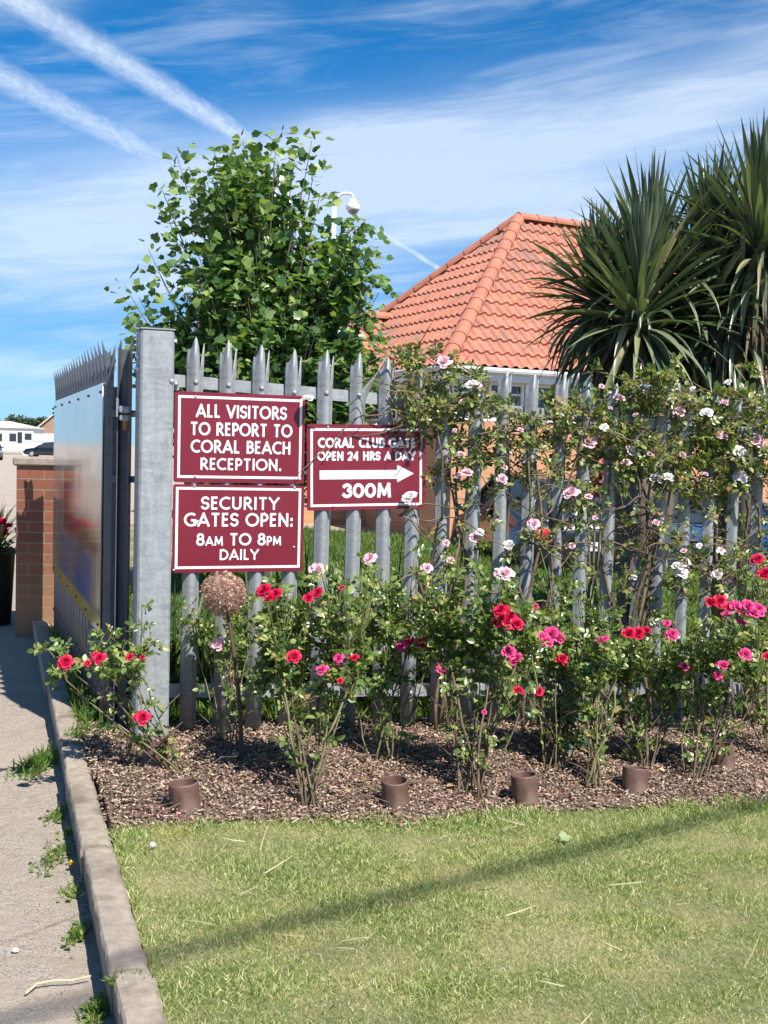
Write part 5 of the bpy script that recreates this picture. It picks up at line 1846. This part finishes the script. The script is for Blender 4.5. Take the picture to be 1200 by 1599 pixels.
# planter with flowers left of the pier
qb = at(2, 972, 9.0)
pz = float(g(qb[0])) - .11
ptz = float(at(5, 865, 9.0)[2])
pln = thing('planter', 'black planter of spiky leaves and red flowers left of the brick pier', 'planter', (qb[0], 9.0, pz))
m = MB(); Rp = (at(22, 900, 9.0)[0] - at(-40, 900, 9.0)[0]) / 2; cxp = at(-9, 900, 9.0)[0]
m.lathe([(0, .01), (Rp * .8, .01), (Rp * .82, 0), (Rp, ptz - pz), (Rp * 1.05, ptz - pz), (Rp * 1.05, ptz - pz + .04), (Rp * .95, ptz - pz + .04), (Rp * .9, ptz - pz - .05), (0, ptz - pz - .05)], (cxp, 9.0, pz), 20)
m.build('pot', M['black'], pln, True)
r = random.Random(8)
m = MB()
for k in range(60):
    az = r.uniform(0, 2 * pi); el = radians(r.uniform(25, 85))
    d = np.array([cos(az) * cos(el), sin(az) * cos(el), sin(el)])
    m.grid(blade_verts(np.array([cxp, 9.0, ptz]), d, r.uniform(.3, .5), .010, r.uniform(.3, 1.5), 0, r))
m.build('spiky_leaves', M['strap'], pln, True)
q = np.random.default_rng(9); n = 90
Pp = np.array([cxp, 9.0, ptz + .06]) + rvec(n, q) * np.array([Rp * 1.1, Rp, .13]) * q.random((n, 1)) ** .4
R_, T_ = sprigs(Pp, nrm(rvec(n, q) + np.array([0, -.3, .3])), nrm(np.array([0, -.4, .8]) + q.normal(size=(n, 3)) * .4), np.full(n, .05), q)
inst('foliage', LEAFLET_LO_V, LEAFLET_LO_F, R_, T_, M['rose_leaf'], pln)
for (px, py) in ((3, 815), (12, 822), (5, 832), (-10, 820)):
    add_flower(pln, at(px, py, 8.85), 'red', .045, r)

# overhead wire whose shadow crosses the lawn
w0, w1 = ground_at(230, 1492), ground_at(1150, 1266)
hw_ = 9.5 / SUN[2]
cw0, cw1 = w0 + (w0 - w1) * 2.2 + SUN * hw_, w1 + (w1 - w0) * 0.55 + SUN * hw_
wire = thing('overhead_cable', 'thick black overhead cable above the lawn that casts the diagonal shadow', 'cable', (cw0 + cw1) / 2)
m = MB(); m.tube([cw0, (cw0 + cw1) / 2 - UZ * .03, cw1], .023, 8); m.build('cable', M['black'], wire)

# ------------------------------------------------------------------ far tree belt, red-leaved shrub
M['far_leaf'] = leafy([(0, (0.03, 0.055, 0.025)), (1, (0.07, 0.10, 0.045))], .1, .7, .3, name='far_leaf')
for (px, py, rx, ry, lab) in [(30, 665, 26, 15, 'dark rounded tree above the static caravan roof'), (62, 665, 20, 12, 'smaller dark tree between the caravan and the brick house'), (-20, 668, 30, 14, 'dark tree at the left edge beyond the caravan')]:
    c = at(px, py, 190)
    s = 190 / F
    t_ = thing('distant_tree', lab, 'tree', (c[0], 190, yard_z(-9)))
    m = MB(); m.tube([(c[0], 190, yard_z(-9)), (c[0], 190, c[2])], [.25, .15], 6); m.build('trunk', M['bark'], t_)
    q = np.random.default_rng(px + 50); n = 1300
    cl = rvec(26, q) * np.array([rx * s * .75, rx * s * .6, ry * s * .7])
    Pp = c + cl[q.integers(0, 26, n)] + rvec(n, q) * np.array([rx * s * .33, rx * s * .33, ry * s * .4]) * q.random((n, 1)) ** .4
    inst('crown', LEAFLET_LO_V, LEAFLET_LO_F, frames(rvec(n, q), rvec(n, q), q.uniform(.35, .8, n)), Pp, M['far_leaf'], t_)
M['red_leaf'] = leafy([(0, (0.10, 0.012, 0.02)), (1, (0.22, 0.03, 0.04))], .2, .45, .4, name='dark_red_leaf')
c = at(925, 715, 12.5)
rb = thing('red_leaved_shrub', 'dark red-leaved shrub behind the rose-covered fence, left of the dark post', 'shrub', (c[0], 12.5, float(g(c[0]))))
m = MB()
for k in range(4):
    m.tube([(c[0] + .03 * k, 12.5, float(g(c[0])) - .05), (c[0] + .1 * (k - 1.5), 12.5, c[2])], [.02, .008], 5)
m.build('trunk', M['bark'], rb)
q = np.random.default_rng(31); n = 420
Pp = c + rvec(n, q) * np.array([.16, .16, .42]) * q.random((n, 1)) ** .45
inst('crown', LEAFLET_LO_V, LEAFLET_LO_F, frames(rvec(n, q), nrm(np.array([0, -.5, .8]) + q.normal(size=(n, 3)) * .5), q.uniform(.06, .11, n)), Pp, M['red_leaf'], rb)

# ------------------------------------------------------------------ grass, mulch chips, weeds and litter
BLV = np.array([(-.055, 0, 0), (.055, 0, 0), (-.05, .45, .05), (.05, .45, .05), (-.03, .8, .16), (.03, .8, .16), (0, 1, .28)])
BLF = np.array([(0, 1, 3), (0, 3, 2), (2, 3, 5), (2, 5, 4), (4, 5, 6)])
M['grass'] = leafy([(0, (0.12, 0.20, 0.048)), (.42, (0.235, 0.305, 0.095)), (.68, (0.40, 0.42, 0.18)), (.86, (0.60, 0.55, 0.31)), (1, (0.74, 0.67, 0.46))], .36, .55, .3, patch=(2.1, .50, .80, (0.50, 0.44, 0.22)), name='lawn_grass')
M['grass_back'] = leafy([(0, (0.06, 0.12, 0.018)), (.5, (0.10, 0.18, 0.028)), (.9, (0.17, 0.22, 0.05)), (1, (0.3, 0.27, 0.12))], .32, .5, .35, name='back_grass')


def blades(name, X, Y, Z, L, mat, q, lean=.55, wscale=1.0):
    n = len(X)
    D = nrm(np.stack([q.normal(size=n) * lean, q.normal(size=n) * lean, np.ones(n)], 1))
    a_ = q.uniform(0, 2 * pi, n)
    Nn = np.stack([np.cos(a_), np.sin(a_), np.zeros(n)], 1)
    R = frames(D, Nn, L)
    R[:, :, 0] *= np.asarray(wscale).reshape(-1, 1) if hasattr(wscale, '__len__') else wscale
    o = inst(name, BLV, BLF, R, np.stack([X, Y, Z], 1), mat)
    return tag(o, kind='stuff')


q = np.random.default_rng(100)
X, Y = q.uniform(-1.3, 4.2, 890000), q.uniform(2.2, 5.0, 890000)
den = 1.1 - 0.35 * (Y - 2.4)
keep = (Y < bed_y(X) + q.normal(size=len(X)) * .045) & (X > kerb_x(Y, KW + .0) + .004) & (np.abs(X) < .36 * Y + 1.4) & (q.random(len(X)) < .85)
X, Y = X[keep], Y[keep]
edge = np.clip(1 - (bed_y(X) - Y) / .16, 0, 1) * (0.4 + .6 * (np.sin(X * 5) > -.2)) + .8 * np.clip(1 - (X - kerb_x(Y, KW)) / .05, 0, 1) * .5
thin = 0.5 + 0.5 * np.sin(X * 2.3 + 1.1 * np.sin(Y * 3.1)) * np.sin(Y * 2.7 + X * 1.3)
kp = q.random(len(X)) < (.66 + .34 * thin)
X, Y, edge = X[kp], Y[kp], edge[kp]
cl_ = np.sin(X * 7.1 + 2 * np.sin(Y * 5.3)) * np.sin(Y * 8.7 + 1.7 * np.sin(X * 4.1))
L = q.uniform(.008, .020, len(X)) * (1 + 1.2 * edge) * (1 + .45 * np.clip(cl_, -.6, 1))
lawn_g = blades('grass', X, Y, g(X) - .003, L, M['grass'], q, .85, 1.05)
print('lawn blades', len(X))
# long pale stalks lying on the lawn
n = 110
X, Y = q.uniform(-.9, 2.2, n), q.uniform(2.5, 4.4, n)
k = (Y < bed_y(X) - .05) & (X > kerb_x(Y, KW) + .03); X, Y = X[k], Y[k]
blades('dry_grass_stalks', X, Y, g(X) + .018, q.uniform(.05, .13, len(X)), material('straw', (.46, .40, .24), .7), q, 4.0, .30)
# lawn behind the fence
n = 250000
X, Y = q.uniform(-2.3, 8.0, n), 5.4 + 13 * q.random(n) ** 1.7
k = (Y > fence_y(X) + .24) & (X > kerb_x(Y, KW) + .01) & (np.abs(X) < .36 * Y + 1.4); X, Y = X[k], Y[k]
blades('grass', X, Y, g(X) - .003, q.uniform(.04, .10, len(X)) * (1 + .04 * (Y - 5)), M['grass_back'], q, .55, 1.0)

CHV = np.array([(-.5, -.5, -.5), (.5, -.42, -.5), (.42, .5, -.5), (-.45, .46, -.5), (-.42, -.44, .5), (.45, -.36, .38), (.36, .42, .5), (-.40, .40, .36)])
CHF = np.array([(0, 3, 2, 1), (4, 5, 6, 7), (0, 1, 5, 4), (1, 2, 6, 5), (2, 3, 7, 6), (3, 0, 4, 7)])
M['chip'] = leafy([(0, (0.060, 0.036, 0.025)), (.35, (0.225, 0.148, 0.106)), (.7, (0.37, 0.262, 0.195)), (.94, (0.47, 0.355, 0.27)), (1, (0.56, 0.45, 0.33))], 0, .9, .2, name='bark_chip')
n = 75000
X, Y = q.uniform(-1.4, 3.3, n), q.uniform(3.9, 7.2, n)
k = (Y > bed_y(X) - .03 + q.normal(size=n) * .03) & (Y < fence_y(X) + .22) & (X > kerb_x(Y, KW) - .01); X, Y = X[k], Y[k]
n = len(X)
D = nrm(q.normal(size=(n, 3)) * np.array([1, 1, .35]))
R = frames(D, nrm(np.array([0, 0, 1.0]) + q.normal(size=(n, 3)) * .4))
R[:, :, 0] *= q.uniform(.003, .011, (n, 1)) * (1 + .6 * (q.random((n, 1)) < .1)); R[:, :, 1] *= q.uniform(.005, .018, (n, 1)) * (1 + 1.2 * (q.random((n, 1)) < .1)); R[:, :, 2] *= q.uniform(.002, .006, (n, 1))
tag(inst('bark_chips', CHV, CHF, R, np.stack([X, Y, bed_z(X, Y) + q.uniform(0, .016, n)], 1), M['chip']), kind='stuff')
# twigs and dry leaves in the bed
m = MB(); rt = random.Random(12)
for k in range(150):
    x = rt.uniform(-1.1, 2.6); y = rt.uniform(float(bed_y(x)) + .04, float(fence_y(x)) + .1)
    a_ = rt.uniform(0, pi); ln = rt.uniform(.06, .22); z = float(bed_z(x, y)) + .018
    if x < kerb_x(y, KW) + .05: continue
    e = np.array([x + cos(a_) * ln, y + sin(a_) * ln, z + rt.uniform(0, .04)])
    m.tube([(x, y, z), (np.array([x, y, z]) + e) / 2 + np.array([rt.uniform(-.02, .02), 0, .015]), e], [.0028, .0024, .0014], 4, cap=False)
tag(m.build('twig_litter', M['stem_brown']), kind='stuff')
n = 500
X, Y = q.uniform(-1.1, 2.8, n), q.uniform(4.1, 6.6, n)
k = (Y > bed_y(X) + .02) & (Y < fence_y(X) + .1) & (X > kerb_x(Y, KW) + .02); X, Y = X[k], Y[k]; n = len(X)
tag(inst('dry_leaf_litter', LEAFLET_V, LEAFLET_F, frames(nrm(q.normal(size=(n, 3)) * np.array([1, 1, .25])), nrm(np.array([0, 0, 1.0]) + q.normal(size=(n, 3)) * .5), q.uniform(.018, .04, n)), np.stack([X, Y, bed_z(X, Y) + .02], 1), leafy([(0, (.2, .12, .07)), (.6, (.36, .25, .13)), (1, (.5, .40, .2))], .1, .8, .2, name='dry_leaf')), kind='stuff')
n = 46
ctr = [ground_at(262, 1285), ground_at(700, 1262), ground_at(480, 1240), ground_at(850, 1255)]
C_ = np.array([ctr[int(i)] for i in q.choice(4, n, p=[.4, .25, .2, .15])])
Pp = C_ + q.normal(size=(n, 3)) * np.array([.06, .035, 0]); Pp[:, 2] = bed_z(Pp[:, 0], Pp[:, 1]) + .022
tag(inst('fallen_petals', LEAFLET_LO_V * np.array([1.4, 1, 1]), LEAFLET_LO_F, frames(nrm(q.normal(size=(n, 3)) * np.array([1, 1, .3])), np.tile([0, 0, 1.0], (n, 1)), q.uniform(.012, .022, n)), Pp, petal_mat('fallen_petal', (.42, .06, .12), (.6, .25, .3))), kind='stuff')

# weeds in the joint between path and kerb
WG = 'weeds growing in the joint below the kerb'
for (px, py, wpx, n, Lm, lab) in [(62, 1195, 30, 420, .09, 'largest grass tuft at the foot of the kerb, shaded by rose leaves'), (90, 1275, 18, 120, .05, 'small weed tuft at the kerb foot below the largest tuft'), (85, 1340, 28, 170, .05, 'flat weed patch around the yellow dandelion'),
                                  (112, 1395, 16, 90, .05, 'thin weed strip at the kerb foot below the dandelion'), (122, 1460, 18, 160, .05, 'ragged weed strip beside the kerb above the dry twig'), (150, 1585, 26, 160, .06, 'weed tuft at the kerb foot by the bottom edge'), (110, 1300, 12, 70, .04, 'tiny weed sprig between two tufts at the kerb foot')]:
    b = ground_at(px, py, -.11)
    root = thing('weed_tuft', lab, 'weed', b, WG)
    q = np.random.default_rng(px); s = b[1] / F
    X = b[0] + q.normal(size=n) * wpx * s * .38; Y = b[1] + q.normal(size=n) * wpx * s * 1.2
    X = np.minimum(X, kerb_x(Y) - .004)
    D = nrm(np.stack([q.normal(size=n) * .7, q.normal(size=n) * .7, np.ones(n)], 1)); a_ = q.uniform(0, 2 * pi, n)
    R = frames(D, np.stack([np.cos(a_), np.sin(a_), np.zeros(n)], 1), Lm * .72 * q.uniform(.4, 1.1, n))
    inst('grass_blades', BLV, BLF, R, np.stack([X, Y, g(X) - .112], 1), M['grass_back'] if n > 100 else M['grass'], root)
    n2 = n // 3
    X = b[0] + q.normal(size=n2) * wpx * s * .5; Y = b[1] + q.normal(size=n2) * wpx * s * 1.4; X = np.minimum(X, kerb_x(Y) - .004)
    inst('broad_leaves', LEAFLET_V, LEAFLET_F, frames(nrm(np.stack([q.normal(size=n2), q.normal(size=n2), .45 + 0 * X], 1)), np.tile([0, 0, 1.0], (n2, 1)), q.uniform(.012, .026, n2)), np.stack([X, Y, g(X) - .108], 1), M['rose_leaf'], root)
for (px, py, n, lab) in [(205, 1527, 110, 'grass growing in the kerb joint near the bottom edge'), (140, 1145, 150, 'lush grass tuft on the kerb top below the gate')]:
    b = ground_at(px, py, .02); root = thing('grass_tuft', lab, 'grass tuft', b)
    q = np.random.default_rng(px)
    t_ = q.uniform(-.5, .5, n)
    big = px == 140
    X = b[0] + (KN[0] * t_ * (KW if not big else .12) + KD[0] * q.normal(size=n) * (.008 if not big else .06)); Y = b[1] + (KN[1] * t_ * KW + KD[1] * q.normal(size=n) * (.008 if not big else .06))
    D = nrm(np.stack([q.normal(size=n), q.normal(size=n), np.ones(n)], 1)); a_ = q.uniform(0, 2 * pi, n)
    inst('grass_blades', BLV, BLF, frames(D, np.stack([np.cos(a_), np.sin(a_), 0 * a_], 1), (.09 if big else .04) * q.uniform(.5, 1.1, n)), np.stack([X, Y, g(X) + .005], 1), M['grass_back'], root)
b = ground_at(112, 1362, -.11)
dn = thing('dandelion', 'single yellow dandelion flower against the kerb', 'dandelion', b)
fp_ = at(112, 1349, b[1])
m = MB(); m.tube([b, fp_], [.002, .0016], 5); m.build('stem', M['stem_green'], dn)
q = np.random.default_rng(3); n = 70
dv = nrm(np.stack([q.normal(size=n), q.normal(size=n), q.uniform(.1, 1.2, n)], 1))
inst('flower', LEAFLET_LO_V * np.array([.5, 1, 1]), LEAFLET_LO_F, frames(dv, np.tile([0, 0, 1.0], (n, 1)) + .01, q.uniform(.010, .017, n)), np.tile(fp_, (n, 1)), material('dandelion_petal', (.75, .55, .01), .6), dn)
m = MB()
tw = [ground_at(x, y, -.10) + np.array([0, 0, z]) for x, y, z in ((40, 1552, .0), (58, 1540, .006), (85, 1537, .01), (112, 1536, .008), (142, 1531, .012))]
m.tube(tw, [.0035, .0035, .003, .003, .002], 6)
tag(m.build('dry_twig', material('bleached_twig', (.48, .40, .28), .8)), 'bleached dry twig lying across the path by the kerb', 'twig')
m = MB(); b = ground_at(24, 1484, -.10); m.ball(b, .011, .009, .007, 8, 5)
tag(m.build('pebble', material('white_pebble', (.6, .57, .52), .8)), 'small pale pebble on the worn path', 'pebble')
m = MB(); b = ground_at(238, 1320, .012); m.ball(b, .012, .012, .011, 10, 6)
tag(m.build('round_pebble', material('grey_pebble', (.42, .44, .40), .8), smooth=True), 'round grey pebble at the lawn corner near the bed', 'pebble')
b = ground_at(876, 1308, .03)
tag(inst('fallen_leaf', MAPLE_V, MAPLE_F, frames(np.array([[1, .3, .05]]), np.array([[0, -.5, .9]]), np.array([.045])), b[None], material('pale_fallen_leaf', (.22, .27, .12), .6)), 'pale green fallen leaf lying on the lawn near the bed', 'leaf')
n = 700
q = np.random.default_rng(55)
X, Y = q.uniform(-1.9, -.5, n), q.uniform(2.4, 8, n)
k = X < kerb_x(Y) - .005; X, Y = X[k], Y[k]; n = len(X)
R = frames(rvec(n, q), rvec(n, q), q.uniform(.002, .007, n))
tag(inst('path_grit', CHV, CHF, R, np.stack([X, Y, g(X) - .109], 1), leafy([(0, (.12, .10, .08)), (.6, (.3, .26, .22)), (1, (.5, .46, .4))], 0, .9, .2, name='grit')), kind='stuff')
